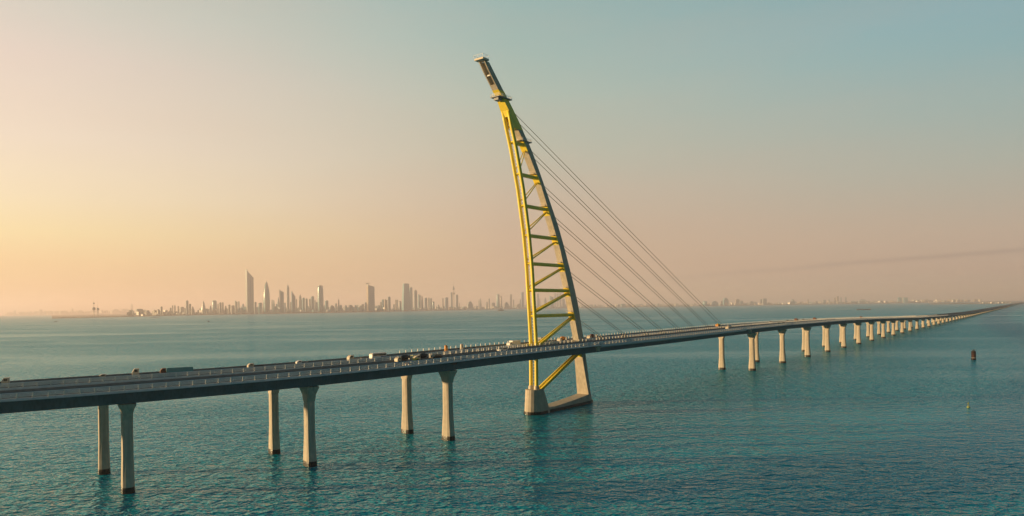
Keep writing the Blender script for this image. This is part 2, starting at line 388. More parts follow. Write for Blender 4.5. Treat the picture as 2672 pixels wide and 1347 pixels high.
def build_deck(path, name, label, front):
    AL = arclen(path)
    t = thing(name, label, 'bridge deck', (float(path[0][0][0]), float(path[0][0][1]), 0), 0)
    o0 = Vector(t.location)
    def fin(mb, nm, m, parent=None, smooth=False):
        ob = mb.build(nm, m, parent or t, smooth); ob.location = (-o0.x, -o0.y, 0) if (parent is None) else (0, 0, 0); return ob
    fin(sweep(path, [(-7.2, .35), (7.2, .35), (7.2, 0), (4.4, -.35), (-4.4, -.35), (-7.2, 0)]), 'road_slab', M['road'])
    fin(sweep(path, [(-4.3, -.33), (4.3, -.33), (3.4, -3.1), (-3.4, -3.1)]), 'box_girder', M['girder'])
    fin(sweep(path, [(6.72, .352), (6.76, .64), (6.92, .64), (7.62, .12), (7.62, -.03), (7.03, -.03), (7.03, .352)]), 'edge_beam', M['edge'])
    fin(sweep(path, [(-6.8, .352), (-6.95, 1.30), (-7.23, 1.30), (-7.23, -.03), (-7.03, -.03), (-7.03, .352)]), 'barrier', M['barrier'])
    mk = MB()
    for off in (-6.0, 5.9):
        C, Nr, T = path; vs = []; fs = []
        for i in range(0, min(len(C), 700)):
            z = zdeck(*C[i]) + .356
            for n in (off - .1, off + .1): vs.append((C[i][0] + Nr[i][0] * n, C[i][1] + Nr[i][1] * n, z))
            if i: fs.append((2 * i - 2, 2 * i - 1, 2 * i + 1, 2 * i))
        mk.add(vs, fs)
    s = 5.0
    while s < 900:
        for off in (-2.1, 1.9):
            x, y, a = at_s(path, AL, s, off); mk.box((x, y, zdeck(x, y) + .352), (3.0, 0.16, 0.008), a)
        s += 9
    fin(mk, 'lane_marking', M['mark'])
    # railing on the sea side edge
    rails = MB(); n_end = int(np.argmax(AL > 1700))
    for z in (.86, 1.12, 1.38, 1.66):
        hgt = .15 if z < 1.6 else .17
        mbr = sweep(path, [(6.92, z + .03), (7.05, z - .03), (7.17, z), (7.03, z + hgt)], 0, n_end, 1); rails.add(mbr.v, mbr.f)
    ra = fin(rails, 'railing', M['steel'])
    def posts(off, z0, h, first, sp, smax, parent, nm):
        pm = None; s = first; k = 0; rest = MB(); got = None
        while s < smax:
            x, y, a = at_s(path, AL, s, off)
            zz = zdeck(x, y) + z0
            if k < 100:
                if got is None:
                    got = post_mesh(h).build(nm, M['post'], parent); q = got
                else:
                    q = got.copy(); COL.objects.link(q); q.parent = parent
                base = parent.location if parent is not t else Vector((0, 0, 0))
                q.location = (x - o0.x - (parent.location.x if parent is not t else 0) - 0, y - o0.y - (parent.location.y if parent is not t else 0), zz)
                q.rotation_euler = (0, 0, a)
            else:
                pmb = post_mesh(h); c, sn = math.cos(a), math.sin(a)
                rest.add([(x + vx * c - vy * sn, y + vx * sn + vy * c, zz + vz) for vx, vy, vz in pmb.v], pmb.f)
            s += sp; k += 1
        ob = rest.build(nm + '_row', M['post'], parent); ob['kind'] = 'stuff'
        ob.location = (-o0.x - parent.location.x, -o0.y - parent.location.y, 0) if parent is not t else (-o0.x, -o0.y, 0)
    _, _, i0 = find_u(path, 7.1, -30, 1040)
    posts(7.1, .62, 1.12, AL[i0], 3.0, 1700, ra, 'railing_post')
    ba = [c for c in t.children if c.name.startswith('barrier')][0]
    _, _, i1 = find_u(path, -7.1, 1150 if front else 1030, 930)
    posts(-7.1, 1.28, .95, AL[i1], 3.0, 1500, ba, 'barrier_post')
    # light fairing along the cable-stayed span
    ia = find_u(path, 7.2, 1560)[2]; ib = find_u(path, 7.2, 1945, 860)[2]
    fin(sweep(path, [(7.1, .60), (7.66, .52), (8.05, -.35), (7.66, -.72), (7.3, -.70)], ia, ib), 'fairing', M['fairing'])
    # corbels and expansion joints
    for u_, dep in ((1185, .9), (1563, 2.4), (1958, 2.2)):
        p, T, i = find_u(path, 7.2, u_); C, Nr, TT = path
        a = math.atan2(TT[i][1], TT[i][0]); z = zdeck(*C[i])
        cb = MB(); cb.prism([(-1.3, -.36), (1.3, -.36), (.7, -dep), (-.4, -dep)], -.5, .5)
        b = cb.build('corbel', M['concrete'] if dep > 1 else M['dark'], t); b.rotation_euler = (0, 0, a)
        b.location = (C[i][0] + Nr[i][0] * 6.2 - o0.x, C[i][1] + Nr[i][1] * 6.2 - o0.y, z - .0)
        ej = MB().box((0, 0, 0), (.5, 13.2, .05)); e = ej.build('expansion_joint', M['dark'], t); e.rotation_euler = (0, 0, a)
        e.location = (C[i][0] - o0.x, C[i][1] - o0.y, z + .362)
    return t


build_deck(FP, 'bridge_deck', 'near road deck of the sea bridge with the open railing facing the viewer', True)
build_deck(BP, 'bridge_deck', 'far road deck of the sea bridge, beyond the yellow columns', False)


# ------------------------------------------------------------------ piers
def octo(cx, cy, a, b, z, ang, ch=0.6):
    p = []
    ca, cb = ch * a, ch * b
    for x, y in ((a - ca, -b), (a - ca * .3, -b + cb * .3), (a, -b + cb), (a, b - cb), (a - ca * .3, b - cb * .3), (a - ca, b), (-a + ca, b), (-a + ca * .3, b - cb * .3), (-a, b - cb),
                 (-a, -b + cb), (-a + ca * .3, -b + cb * .3), (-a + ca, -b)):
        p.append((cx + x * math.cos(ang) - y * math.sin(ang), cy + x * math.sin(ang) + y * math.cos(ang), z))
    return p


def build_pier(x, y, ang, ztop, label, group, simple=False):
    t = thing('bridge_pier', label, 'bridge pier', (x, y, 0), ang, group)
    k = min(1.0, ztop / 20)
    sh = MB(); f = [(-7, 1.50, 2.36), (2.0, 1.47, 2.30), (9 * k, 1.32, 1.72), (ztop - 4.2 * k, 1.30, 1.62)]
    sh.loft([octo(0, 0, a, b, z, 0) for z, a, b in f]); sh.build('shaft', M['pier'], t)
    cp = MB(); g = [(ztop - 4.2 * k, 1.305, 1.625), (ztop - 2.4 * k, 1.31, 2.2), (ztop - 1.2 * k, 1.62, 2.85), (ztop - .5, 1.98, 3.1), (ztop, 1.98, 3.1)]
    cp.loft([octo(0, 0, a, b, z, 0, .28) for z, a, b in g]); cp.build('pier_head', M['pier'], t)
    wb = MB(); wb.loft([octo(0, 0, 1.58, 2.42, -7, 0), octo(0, 0, 1.55, 2.39, 1.0, 0), octo(0, 0, 1.50, 2.33, 1.5, 0)]); wb.build('waterline_growth', M['wet'], t)
    if not simple:
        for sy in (-1.7, 1.7):
            MB().box((0, sy, ztop + .12), (1.1, .9, .24)).build('bearing', M['dark'], t)


frp = [(334, 1284), (809, 1215), (1170, 1148), (1963, 967), (2042, 947.5), (2107.5, 932), (2159.5, 918), (2202, 906.7), (2241, 897), (2275, 888)]
bkp = [(272, 1236), (716, 1184.6), (1063, 1130.7), (1884, 965.4), (1974, 946.7), (2042, 930), (2099, 916.5), (2151.7, 905.2), (2196, 895), (2233.7, 887)]
for path, lst, row in ((FP, frp, 'near'), (BP, bkp, 'far')):
    C, Nr, T = path; AL = arclen(path); ks = []
    for (u, v) in lst:
        p, _t, i = find_u(path, 0, u, v); ks.append(AL[i - 1] + float(np.hypot(*(p - C[i - 1]))))
    while len(ks) < 74: ks.append(ks[-1] + 76.0)
    for k, s in enumerate(ks):
        x, y, _a = at_s(path, AL, s, 0); ang = math.atan2(*(T[min(len(T) - 1, int(np.argmax(AL > s)))][::-1]))
        if y > 5600: break
        if k < 3: lab = 'concrete pier of the %s deck, %s one from the left edge of the photo' % (row, ORD[k])
        elif k < 33: lab = 'concrete pier of the %s deck, %s one to the right of the pylon' % (row, ORD[k - 3])
        else: lab = 'tiny far pier of the %s deck, deep in the row that shrinks towards the shore' % row
        build_pier(x, y, ang, zdeck(x, y) - 3.1 - .24, lab, 'piers of the %s deck' % row, k > 14)

# ------------------------------------------------------------------ pylon
ALPHA = TH
pyl = thing('bridge_pylon', 'tall leaning pylon with yellow steel columns and a curved concrete arch leg', 'pylon', (A0[0], A0[1], 0), ALPHA)
# local frame: x along the bridge, y to the left of it (so camera side n = -y), z up
inn = [(4.1, 42.1), (22, 38.6), (30, 36.6), (42.5, 32.7), (53.3, 29.0), (64, 24.9), (70.4, 22.5), (77.5, 18.8), (90, 12.2), (97, 8.4), (102.4, 4.4), (110.5, -1.2),
       (118, -7.6), (121.2, -10.6), (125.1, -13.8), (128.6, -17.2), (131, -19.9), (139.7, -28.2)]
out = [(3.5, 46.8), (22.4, 42.6), (30.9, 40.7), (46.1, 36.6), (56.8, 32.4), (70.5, 26.3), (80.7, 21.2), (93.1, 13.5), (104.3, 6.4), (111.3, 1.6), (114.4, -1.1), (121.5, -7.2),
       (125.6, -11.0), (129.6, -15.0), (141.4, -26.5)]
si = lambda z: float(np.interp(z, [p[0] for p in inn], [p[1] for p in inn]))
so = lambda z: float(np.interp(z, [p[0] for p in out], [p[1] for p in out]))
tubez = [11.5, 30.6, 61.9, 75.4, 93.4, 110.8, 115.1, 123.6]; tubes_ = [3.3, 3.5, 1.3, -.5, -4.0, -8.8, -10.4, -13.3]
ts = lambda z: float(np.interp(z, tubez, tubes_))


def arch(z0, z1, ex=0.0, n=14, w=1.5):
    rr = []
    for i in range(n + 1):
        z = z0 + (z1 - z0) * i / n
        wi = float(np.interp(z, [4, 22, 30], [3.1, 2.1, w])) + ex; wo_ = float(np.interp(z, [4, 22, 30], [1.5, 1.5, w])) + ex
        a, b = si(z) - ex, so(z) + ex
        rr.append([(a, -wi, z), (b, -wo_, z), (b, wo_, z), (a, wi, z)])
    return rr


MB().loft(arch(3.4, 118.0, 0, 60)).build('arch_leg', M['concrete'], pyl)
MB().loft(arch(117.6, 130.9, 0.06, 12)).build('steel_head', M['yellow'], pyl)
# tip: a channel of two flanges and a back wall
tipb = MB(); zs = [130.9, 134, 137, 140.1]
def tipsec(f0, f1, y0, y1):
    r = []
    for z in zs:
        a = si(min(z, 139.6)); b = so(z + (0 if z > 140 else 0)); L = b - a
        zz = z
        r.append([(a + f0 * L, y0, zz), (a + f1 * L, y0, zz), (a + f1 * L, y1, zz), (a + f0 * L, y1, zz)])
    return r
tipb.loft(tipsec(.62, 1.0, -1.5, 1.5)); tipb.loft(tipsec(0, .62, -1.5, -1.05)); tipb.loft(tipsec(0, .62, 1.05, 1.5))
tipb.loft([[(si(z) + .02, -1.05, z), (si(z) + 1.9, -1.05, z), (si(z) + 1.9, 1.05, z), (si(z) + .02, 1.05, z)] for z in (130.9, 132.6)])
tipb.build('mast_tip', M['concrete'], pyl)
cap = MB(); ca = Matrix.Rotation(R(-8), 3, 'Y')
cap.box((-28.0, 0, 140.6), (3.6, 4.4, .7)); cap.build('top_platform', M['beige'], pyl)
capr = MB()
for x in (-30.1, -28.2, -26.4):
    for y in (-2.3, 0, 2.3): capr.box((x, y, 141.6), (.1, .1, 1.0))
for y in (-2.3, 2.3): capr.box((-28.2, y, 142.1), (3.8, .07, .07))
for x in (-30.1, -26.4): capr.box((x, 0, 142.1), (.07, 4.6, .07))
capr.build('platform_railing', M['steel'], pyl)
pin = MB().box((si(135.6) + .5, 0, 135.6), (.5, 1.4, .5)); pin.build('floodlight', M['white'], pyl)
# columns
for n in (1.4, -1.4):
    c = MB(); zz = [9.6] + [11.5 + (123.8 - 11.5) * i / 30 for i in range(31)]
    c.loft([[(ts(max(z, 11.5)) + .76 * math.cos(q), -n + .76 * math.sin(q), z) for q in [2 * math.pi * i / 16 for i in range(16)]] for z in zz])
    col = c.build('column', M['yellow'], pyl, True)
    MB().rev([(1.15, 10.3), (1.15, 11.4), (.95, 11.9)], 16, (3.3, -n)).build('column_foot', M['beige'], col)
# plates between columns and arch at the top
for y in (-1.42, 1.42):
    pl = MB(); P = [(si(128.9) + .4, 128.9), (-16.9, 128.3), (ts(123.8) - .7, 123.8), (ts(117.5) + .3, 117.5), (si(117.5) + .3, 117.5), (si(123) + .5, 123)]
    pl.loft([[(s, y - .07, z) for s, z in P], [(s, y + .07, z) for s, z in P]]); pl.build('side_plate', M['yellow'], pyl)
fpl = MB(); fpl.loft([[(si(128.8) - .1, -1.5, 128.8), (si(128.8) - .1, 1.5, 128.8), (si(128.8) + .5, 1.5, 128.8), (si(128.8) + .5, -1.5, 128.8)],
                     [(-14.0, -2.05, 123.9), (-14.0, 2.05, 123.9), (-13.3, 2.05, 123.9), (-13.3, -2.05, 123.9)],
                     [(-13.0, -.9, 121.6), (-13.0, .9, 121.6), (-12.6, .9, 121.6), (-12.6, -.9, 121.6)]])
fpl.build('front_plate', M['yellow'], pyl)
lad = MB()
for k in range(int((121 - 12) / 1.3)):
    z = 12 + k * 1.3; lad.box((ts(z) + .1, 0, z), (.09, .5, .16))
for a, b in zip(range(12, 120, 6), range(18, 126, 6)):
    for y in (-.26, .26): lad.tube((ts(a) + .1, y, a), (ts(b) + .1, y, b), .05, n=4)
lad.build('ladder', M['steel'], pyl)
beams = [112.2, 99.7, 87.0, 74.8, 63.1, 52.0, 41.1, 26.4]
for k, z in enumerate(beams):
    L0, L1 = ts(z) + .5, si(z) + .25
    h = .62 + .02 * k
    MB().loft([[(x, -.75, z - h), (x, .75, z - h), (x, .95, z - h * .3), (x, .95, z + h * .5), (x, .7, z + h), (x, -.7, z + h), (x, -.95, z + h * .5), (x, -.95, z - h * .3)] for x in (L0, L1)]).build('crossbeam', M['yellow'], pyl)
    MB().tube((ts(z), -1.4, z + .1), (ts(z), 1.4, z + .1), .33).build('column_tie', M['yellow'], pyl)
    if k < 7:
        cz = [z - 2.6, z - 1.3, z, z + 1.1]
        MB().loft([[(si(q) - .12, -1.53, q), (si(q) + .5, -1.53, q), (si(q) + .5, 1.53, q), (si(q) - .12, 1.53, q)] for q in cz]).build('arch_collar', M['yellow'], pyl)
        wk = MB(); wk.box((si(z + 1.6) - .9, 0, z + 1.35), (1.7, 2.9, .14))
        for y in (-1.4, 0, 1.4): wk.box((si(z + 1.6) - 1.65, y, z + 1.85), (.09, .09, 1.0))
        wk.box((si(z + 1.6) - 1.65, 0, z + 2.3), (.08, 2.9, .08))
        wk.build('walkway', M['beige'], pyl)
dt = [110.2, 98.0, 86.0, 73.4, 61.9, 50.7, 39.9]; db = [101.3, 88.9, 76.6, 64.8, 53.4, 42.5, 27.6]; rr = [.2, .22, .26, .3, .4, .5, .58]
for a, b, r in zip(dt, db, rr):
    spread = .42 if r < .35 else .62
    for sg in (-1, 1):
        MB().tube((si(a) + .2, sg * spread * .8, a), (ts(b) + .3, sg * (1.15 if r < .35 else .85), b), r, n=10).build('diagonal_brace', M['yellow'], pyl, True)
    if r > .35:
        MB().loft([[(si(a) + .2, -spread * .8, a + .08), (si(a) + .2, spread * .8, a + .08), (si(a) + .2, spread * .8, a - .08), (si(a) + .2, -spread * .8, a - .08)],
                   [(ts(b) + .3, -.85, b + .08), (ts(b) + .3, .85, b + .08), (ts(b) + .3, .85, b - .08), (ts(b) + .3, -.85, b - .08)]]).build('brace_web', M['yellow'], pyl)
for sg in (-1, 1):
    MB().tube((si(23.5) + .3, sg * .75, 23.6), (6.0, sg * 1.0, 9.2), .66, n=12).build('diagonal_brace', M['yellow'], pyl, True)
MB().loft([[(si(23.5) + .3, -.7, 23.7), (si(23.5) + .3, .7, 23.7), (si(23.5) + .3, .7, 23.5), (si(23.5) + .3, -.7, 23.5)],
           [(6.0, -1., 9.3), (6.0, 1., 9.3), (6.0, 1., 9.1), (6.0, -1., 9.1)]]).build('brace_web', M['yellow'], pyl)
MB().loft([[(si(q) - .15, -2.0, q), (si(q) + .3, -2.0, q), (si(q) + .3, 2.0, q), (si(q) - .15, 2.0, q)] for q in (21.6, 25.4)]).build('arch_collar', M['yellow'], pyl)
# maintenance platforms
for z, x0, x1, w_ in ((128.3, -20.2, -11.9, 2.3), (113.5, -4.6, 1.7, 2.0)):
    pf = MB(); ay = R(-6)
    mid_ = (x0 + x1) / 2; sa, sb = si(z), so(z)
    pf.box(((x0 + sa) / 2, 0, z), (sa - x0, w_ * 2, .35)); pf.box(((x1 + sb) / 2, 0, z), (x1 - sb, w_ * 2, .35))
    for y in (-1, 1): pf.box(((sa + sb) / 2, y * (w_ + 1.6) / 2, z), (sb - sa + .02, w_ - 1.6, .346))
    if z > 120: pf.box((sa - 1.2, 0, z - .7), (2.6, 2.2, 1.1))
    p_ = pf.build('platform', M['grey'], pyl)
    rl = MB()
    for x in np.linspace(x0 + .1, x1 - .1, 8):
        for y in (-w_ + .08, w_ - .08): rl.box((x, y, z + .65), (.09, .09, 1.1))
    for y in np.linspace(-w_ + .08, w_ - .08, 5):
        for x in (x0 + .1, x1 - .1): rl.box((x, y, z + .65), (.09, .09, 1.1))
    for zz in (z + .7, z + 1.2):
        for y in (-w_ + .08, w_ - .08): rl.box(((x0 + x1) / 2, y, zz), (x1 - x0, .07, .07))
        for x in (x0 + .1, x1 - .1): rl.box((x, 0, zz), (.07, w_ * 2, .07))
    rl.build('platform_railing', M['steel'], p_)
# footing
def stad(s0, s1, h, z, n=10):
    r = min(h, 4.2); p = [(s1, -h, z), (s1, h, z)]
    for i in range(n + 1):
        q = math.pi / 2 + math.pi * i / n; p.append((s0 + r * 1.15 + r * 1.15 * math.cos(q), h * math.sin(q), z))
    return p
MB().loft([stad(-1.2, 9.4, 4.1, -6), stad(-1.1, 9.2, 4.05, 0.6), stad(-.4, 5.4, 3.6, 10.3)]).build('footing', M['concrete'], pyl)
fb = MB(); fb.loft([[(x, -b, -6), (x, -b, .4), (x, -c_, t_), (x, c_, t_), (x, b, .4), (x, b, -6)] for x, t_, b, c_ in ((8.2, 1.9, 3.85, 3.1), (15, 2.0, 3.8, 3.1), (30, 3.0, 3.75, 3.1), (42.2, 4.15, 3.7, 3.12), (43.6, 4.15, 3.55, 2.7), (46.9, 4.1, 2.0, 1.5))])
fb.build('footing_beam', M['concrete'], pyl)
wb = MB(); P0 = [(10, -3.98), (30, -3.9), (43.0, -3.85), (47.4, -2.2), (47.4, 2.2), (43.0, 3.85), (30, 3.9), (10, 3.98)]
for i in range(11):
    q = math.pi / 2 + math.pi * i / 10; P0.append((-1.3 + 4.6 + 4.7 * math.cos(q), 4.2 * math.sin(q)))
wb.loft([[(x, y, z) for x, y in P0] for z in (-6, .5)] + [[(x * .998 + .02, y * .99, 1.2) for x, y in P0]])
wb.build('waterline_growth', M['wet'], pyl)

# ------------------------------------------------------------------ stay cables
cabt = [(-8.1, 125.8), (-4.9, 122.0), (3.8, 111.9), (5.9, 108.9), (12.8, 98.2), (14.8, 95.3), (20.7, 85.5), (21.9, 83.1), (27.1, 73.4), (27.7, 71.5), (32.5, 61.4), (33.1, 59.5), (36.8, 50.3), (37.7, 48.7), (40.7, 39.3), (41.4, 37.9)]
cabb = [(214.9, 32.1), (210.2, 31.9), (191.6, 32.0), (188.5, 31.8), (169.5, 31.7), (166.6, 31.5), (147.0, 32.2), (143.8, 31.8), (124.6, 32.0), (121.4, 31.7), (103.8, 31.9), (100.4, 31.7), (79.6, 31.9), (76.8, 32.0), (56.8, 31.6), (54.0, 31.7)]
for k, ((s0, z0), (s1, z1)) in enumerate(zip(cabt, cabb)):
    s0 = min(s0, so(z0) + .1); t_ = (z0 - 28.9) / (z0 - z1); s2 = s0 + (s1 - s0) * t_
    p0 = A0 + DD * s0; p2 = A0 + DD * s2
    t = thing('stay_cable', 'thin dark stay cable, %s strand of the %s pair from the pylon top' % (('upper', 'lower')[k % 2], ORD[k // 2]), 'cable', (p2[0], p2[1], 28.4), ALPHA, 'stay cables of the pylon')
    vec = Vector((-(s2 - s0), 0, z0 - 28.4))
    MB().tube((0, 0, .5), vec, .105, n=8).build('strand', M['cable'], t, True)
    a = MB(); d = vec.normalized(); a.tube((0, 0, 0), d * 4.0, .22, n=8); a.box((0, 0, .1), (1.2, .6, .5)); a.build('anchor', M['beige'], t)
# cross girders joining the two decks in the median
C, Nr, T = FP
for k in range(9):
    s = 60 + k * 19.0; p = A0 + DD * s
    g = MB().box((0, 0, 0), (1.0, 6.4, 1.3), 0); o = tag(g.build('cross_girder', M['dark']), 'dark cross girder between the two decks, %s from the pylon' % ORD[k], 'girder', 'cross girders between the decks')
    o.location = (p[0], p[1], 27.5); o.rotation_euler = (0, 0, ALPHA)

# ------------------------------------------------------------------ far shore
SH = [(-60, 24000), (134, 24000), (135, 6500), (200, 6900), (300, 7400), (400, 7800), (480, 9000), (680, 9700), (960, 10600), (1160, 13500), (1380, 17000), (1520, 17000), (2800, 17500)]
def shoreY(u): return float(np.interp(u, [p[0] for p in SH], [p[1] for p in SH]))
def wx(u, Y, v=805): return ray(u, v)[0] * Y
land = MB(); us = [-60, 60, 134] + list(range(135, 2800, 24)); vs = []; fs = []
for i, u in enumerate(us):
    jt = 1 + 0.012 * math.sin(i * 1.7) + .008 * math.sin(i * 0.6)
    Y = shoreY(u) * jt
    vs += [(wx(u, Y), Y, -.5), (wx(u, Y + 60), Y + 60, 3.0), (wx(u, Y + 900), Y + 900, 6.0), (wx(u, 37000), 37000, 12.0)]
    if i:
        for k in range(3): fs.append((4 * i - 4 + k, 4 * i - 3 + k, 4 * i + 1 + k, 4 * i + k))
land.add(vs, fs); tag(land.build('land', M['sand']), 'low sandy far shore of the bay', kind='structure')
sp = MB(); vs = []; fs = []
for i, u in enumerate(range(2425, 2860, 15)):
    Y0 = 9300 - (u - 2425) * 3.0; hgt = 1.0 if i == 0 else 5.0
    vs += [(wx(u, Y0), Y0, -.5), (wx(u, Y0 + 50), Y0 + 50, hgt), (wx(u, Y0 + 2600), Y0 + 2600, hgt + 3), (wx(u, Y0 + 2700), Y0 + 2700, -.5)]
    if i:
        for k in range(3): fs.append((4 * i - 4 + k, 4 * i - 3 + k, 4 * i + 1 + k, 4 * i + k))
sp.add(vs, fs); tag(sp.build('sand_spit', M['sand']), 'pale sand spit where the bridge reaches the far shore', kind='structure')
# tree belt and low housing along the shore
rnd = random.Random(3)
def blob_row(u0, u1, step, hpx, col, name, label, back=150):
    m = MB(); u = u0
    while u < u1:
        Y = shoreY(u) + back + rnd.random() * 120; w = step * rnd.uniform(.8, 2.2) / F_PX * Y; h = hpx * rnd.uniform(.45, 1.1) / F_PX * Y
        x = wx(u, Y); pr = [(w * .5, 0), (w * .58, h * .35), (w * .45, h * .75), (w * .2, h)]
        m.rev([(r * rnd.uniform(.85, 1.15), z) for r, z in pr], 7, (x, Y)); u += step * rnd.uniform(.6, 1.3)
    tag(m.build(name, col), label, kind='stuff')
blob_row(150, 345, 2.0, 2.3, M['trees'], 'shore_trees', 'thin dark scrub along the low spit at left')
blob_row(345, 700, 2.4, 3.2, M['trees'], 'shore_trees', 'dark tree belt along the city waterfront')
blob_row(700, 1500, 2.6, 3.2, M['trees'], 'shore_trees', 'dark tree belt along the waterfront right of the city centre')
blob_row(1500, 2400, 3.5, 2.6, M['trees'], 'shore_trees', 'faint tree belt on the distant right hand shore')
def low_city(u0, u1, n, h0, h1, mats, label):
    ms = [MB() for _ in mats]
    for _ in range(n):
        u = rnd.uniform(u0, u1); Y = (24300 if u < 335 else shoreY(u)) + rnd.uniform(300, 2500); w = rnd.uniform(2.5, 9.5) / F_PX * Y; h = (h0 + (h1 - h0) * rnd.random() ** 1.6) / F_PX * Y
        k = rnd.randrange(len(mats)); ms[k].box((wx(u, Y), Y, 6 + h / 2), (w, w * .8, h), rnd.uniform(-.7, .7))
        ms[k].box((wx(u, Y), Y, 6 + h + .04 * h), (w * .35, w * .3, h * .12), rnd.uniform(-.7, .7))
    for m, c in zip(ms, mats): tag(m.build('low_rise_housing', c), label, kind='stuff')
low_city(20, 345, 260, 2.5, 10, [FAC['brown'], FAC['beige']], 'very faint low housing at the far left of the shore')
low_city(330, 640, 230, 2, 15, [FAC['brown'], FAC['grey']], 'packed low and mid rise housing left of the tallest tower')
low_city(620, 1010, 300, 3, 17, [FAC['teal'], FAC['grey'], FAC['blue']], 'packed low and mid rise blocks at the foot of the skyscrapers')
low_city(1000, 1500, 300, 2, 9, [FAC['grey'], FAC['beige'], FAC['teal'], FAC['white']], 'packed low blocks around the telecom tower')
low_city(1500, 2560, 560, 2.2, 7.5, [FAC['beige'], FAC['grey'], FAC['white']], 'thin line of low buildings on the right hand shore')

def bld(u0, u1, vtop, kind='box', fac='grey', dY=500, lit=0.0, v2=None, label='', cat='building', name='tower_block', beta=18, group=None):
    uc = (u0 + u1) / 2; Y = shoreY(max(uc, 136) if uc > 134 else uc) + dY
    if uc < 345: Y = 24500
    a, _ = ray(uc, 805); W = (u1 - u0) / F_PX * Y
    def zt(v, u=uc): return max(8.0, H + ray(u, v)[1] * Y)
    h = zt(vtop) - 6; x = a * Y; f = FAC[fac]
    view = math.atan2(Y, x); base = view - math.pi / 2          # local -y looks at the camera
    rz = base + R(beta)
    t = thing(name, label, cat, (x, Y, 6.0), rz, group)
    k = 1.0 if kind in ('round', 'bulge', 'ogive', 'cone') else math.cos(R(beta)) + .75 * math.sin(R(beta)); w = W / k; d = w * .75
    m = MB()
    def slab(w_, d_, z0, z1, m_=m, cx=0, cy=0): m_.box((cx, cy, (z0 + z1) / 2), (w_, d_, z1 - z0))
    if kind == 'box':
        slab(w, d, 0, h * .965); m.build('facade', f, t); MB().box((w * .08, 0, h * .98), (w * .55, d * .5, h * .045 + .2)).build('plant_room', FAC['grey'], t)
    elif kind == 'step':
        slab(w, d, 0, h * .72); slab(w * .72, d * .7, h * .72, h * .9); m.build('facade', f, t); MB().box((0, 0, h * .95), (w * .4, d * .4, h * .1)).build('crown', f, t)
    elif kind == 'twin':
        slab(w * .42, d, 0, h, cx=-w * .29); slab(w * .42, d, 0, h * .93, cx=w * .29); m.build('facade', f, t); MB().box((0, 0, h * .35), (w * .2, d * .5, h * .1)).build('link_bridge', f, t)
    elif kind == 'spire':
        m.loft([[(sx * w / 2 * q, sy * d / 2 * q, z) for sx, sy in ((-1, -1), (1, -1), (1, 1), (-1, 1))] for z, q in ((0, .95), (h * .5, 1), (h * .88, .92), (h * .95, .5), (h, .12))]); m.build('facade', f, t)
        hs = (zt(v2) - 6) if v2 else h * 1.1; MB().tube((0, 0, h), (0, 0, hs), w * .06, w * .02, 6).build('mast', FAC['grey'], t)
    elif kind == 'cone':
        m.rev([(w * .5 * q, h * z) for z, q in ((0, 1), (.35, 1.0), (.6, .8), (.85, .5), (1, .12))], 12); m.build('facade', f, t); MB().rev([(w * .1, h), (w * .06, h * 1.04), (0.01, h * 1.07)], 8).build('finial', FAC['grey'], t)
    elif kind == 'round':
        m.rev([(w * .48, 0), (w * .5, h * .5), (w * .5, h * .88), (w * .46, h * .95), (w * .3, h * .99)], 18); m.build('facade', f, t, True); MB().rev([(w * .3, h * .985), (w * .25, h)], 14).build('roof_cap', FAC['grey'], t)
    elif kind == 'bulge':
        m.rev([(w * .5 * q, h * z) for z, q in ((0, .88), (.25, .96), (.5, 1), (.75, .97), (.92, .88), (.97, .84))], 24); m.build('facade', f, t, True); MB().rev([(w * .40, h * .968), (w * .38, h)], 20).build('crown', FAC['brown'], t)
    elif kind == 'ogive':
        m.rev([(w * .5 * q, h * z) for z, q in ((0, .86), (.2, .95), (.42, 1), (.6, .93), (.76, .75), (.88, .5), (.96, .24), (1, .05))], 24); m.build('facade', f, t, True)
        r = MB()
        for q in (0.3, 1.2, 2.0, 2.8, 4.2, 5.4):
            pts = [(w * .515 * p, h * z) for z, p in ((0, .86), (.2, .95), (.42, 1), (.6, .93), (.76, .75), (.88, .5), (.96, .24))]
            for (r0, z0), (r1, z1) in zip(pts, pts[1:]): r.tube((r0 * math.cos(q), r0 * math.sin(q), z0), (r1 * math.cos(q), r1 * math.sin(q), z1), w * .035, n=5)
        r.build('facade_rib', FAC['beige'], t); MB().tube((0, 0, h), (0, 0, h * 1.06), w * .03, w * .01, 6).build('mast', FAC['grey'], t)
    elif kind in ('slant', 'blade'):     # top falls from the left edge to the right edge (v2)
        h2 = zt(v2) - 6; n = 6; bow = .12 if kind == 'blade' else 0.0
        pr = [(-w / 2, 0), (w / 2, 0)] + [(w / 2 - w * q + (w * bow * math.sin(q * 3.14)), h2 + (h - h2) * (q ** (1 if kind == 'slant' else 1.5))) for q in [i / n for i in range(n + 1)]]
        m.prism(pr, -d / 2, d / 2); m.build('facade', f, t)
        MB().prism([(-w / 2 - .02 * w, h * .97), (-w / 2 + w * .1, h * .95), (-w / 2 + w * .06, h * 1.02), (-w / 2 - .02 * w, h * 1.03)], -d * .52, d * .52).build('crown', FAC['grey'], t)
    elif kind == 'taper':
        m.loft([[(sx * w / 2 * q + w * o, sy * d / 2 * q, z) for sx, sy in ((-1, -1), (1, -1), (1, 1), (-1, 1))] for z, q, o in ((0, 1, 0), (h * .97, .66, -.02), (h, .5, -.02))]); m.build('facade', f, t)
        MB().box((w * .0, 0, h * .97), (w * .45, d * .4, h * .05)).build('crown', FAC['grey'], t)
    elif kind == 'dome':
        m.box((0, 0, h * .25), (w, d, h * .5)); m.build('facade', f, t); MB().rev([(w * .46 * math.cos(q), h * .5 + h * .5 * math.sin(q)) for q in (0, .4, .8, 1.2, 1.5)], 16).build('dome', f, t, True)
    elif kind == 'ball':
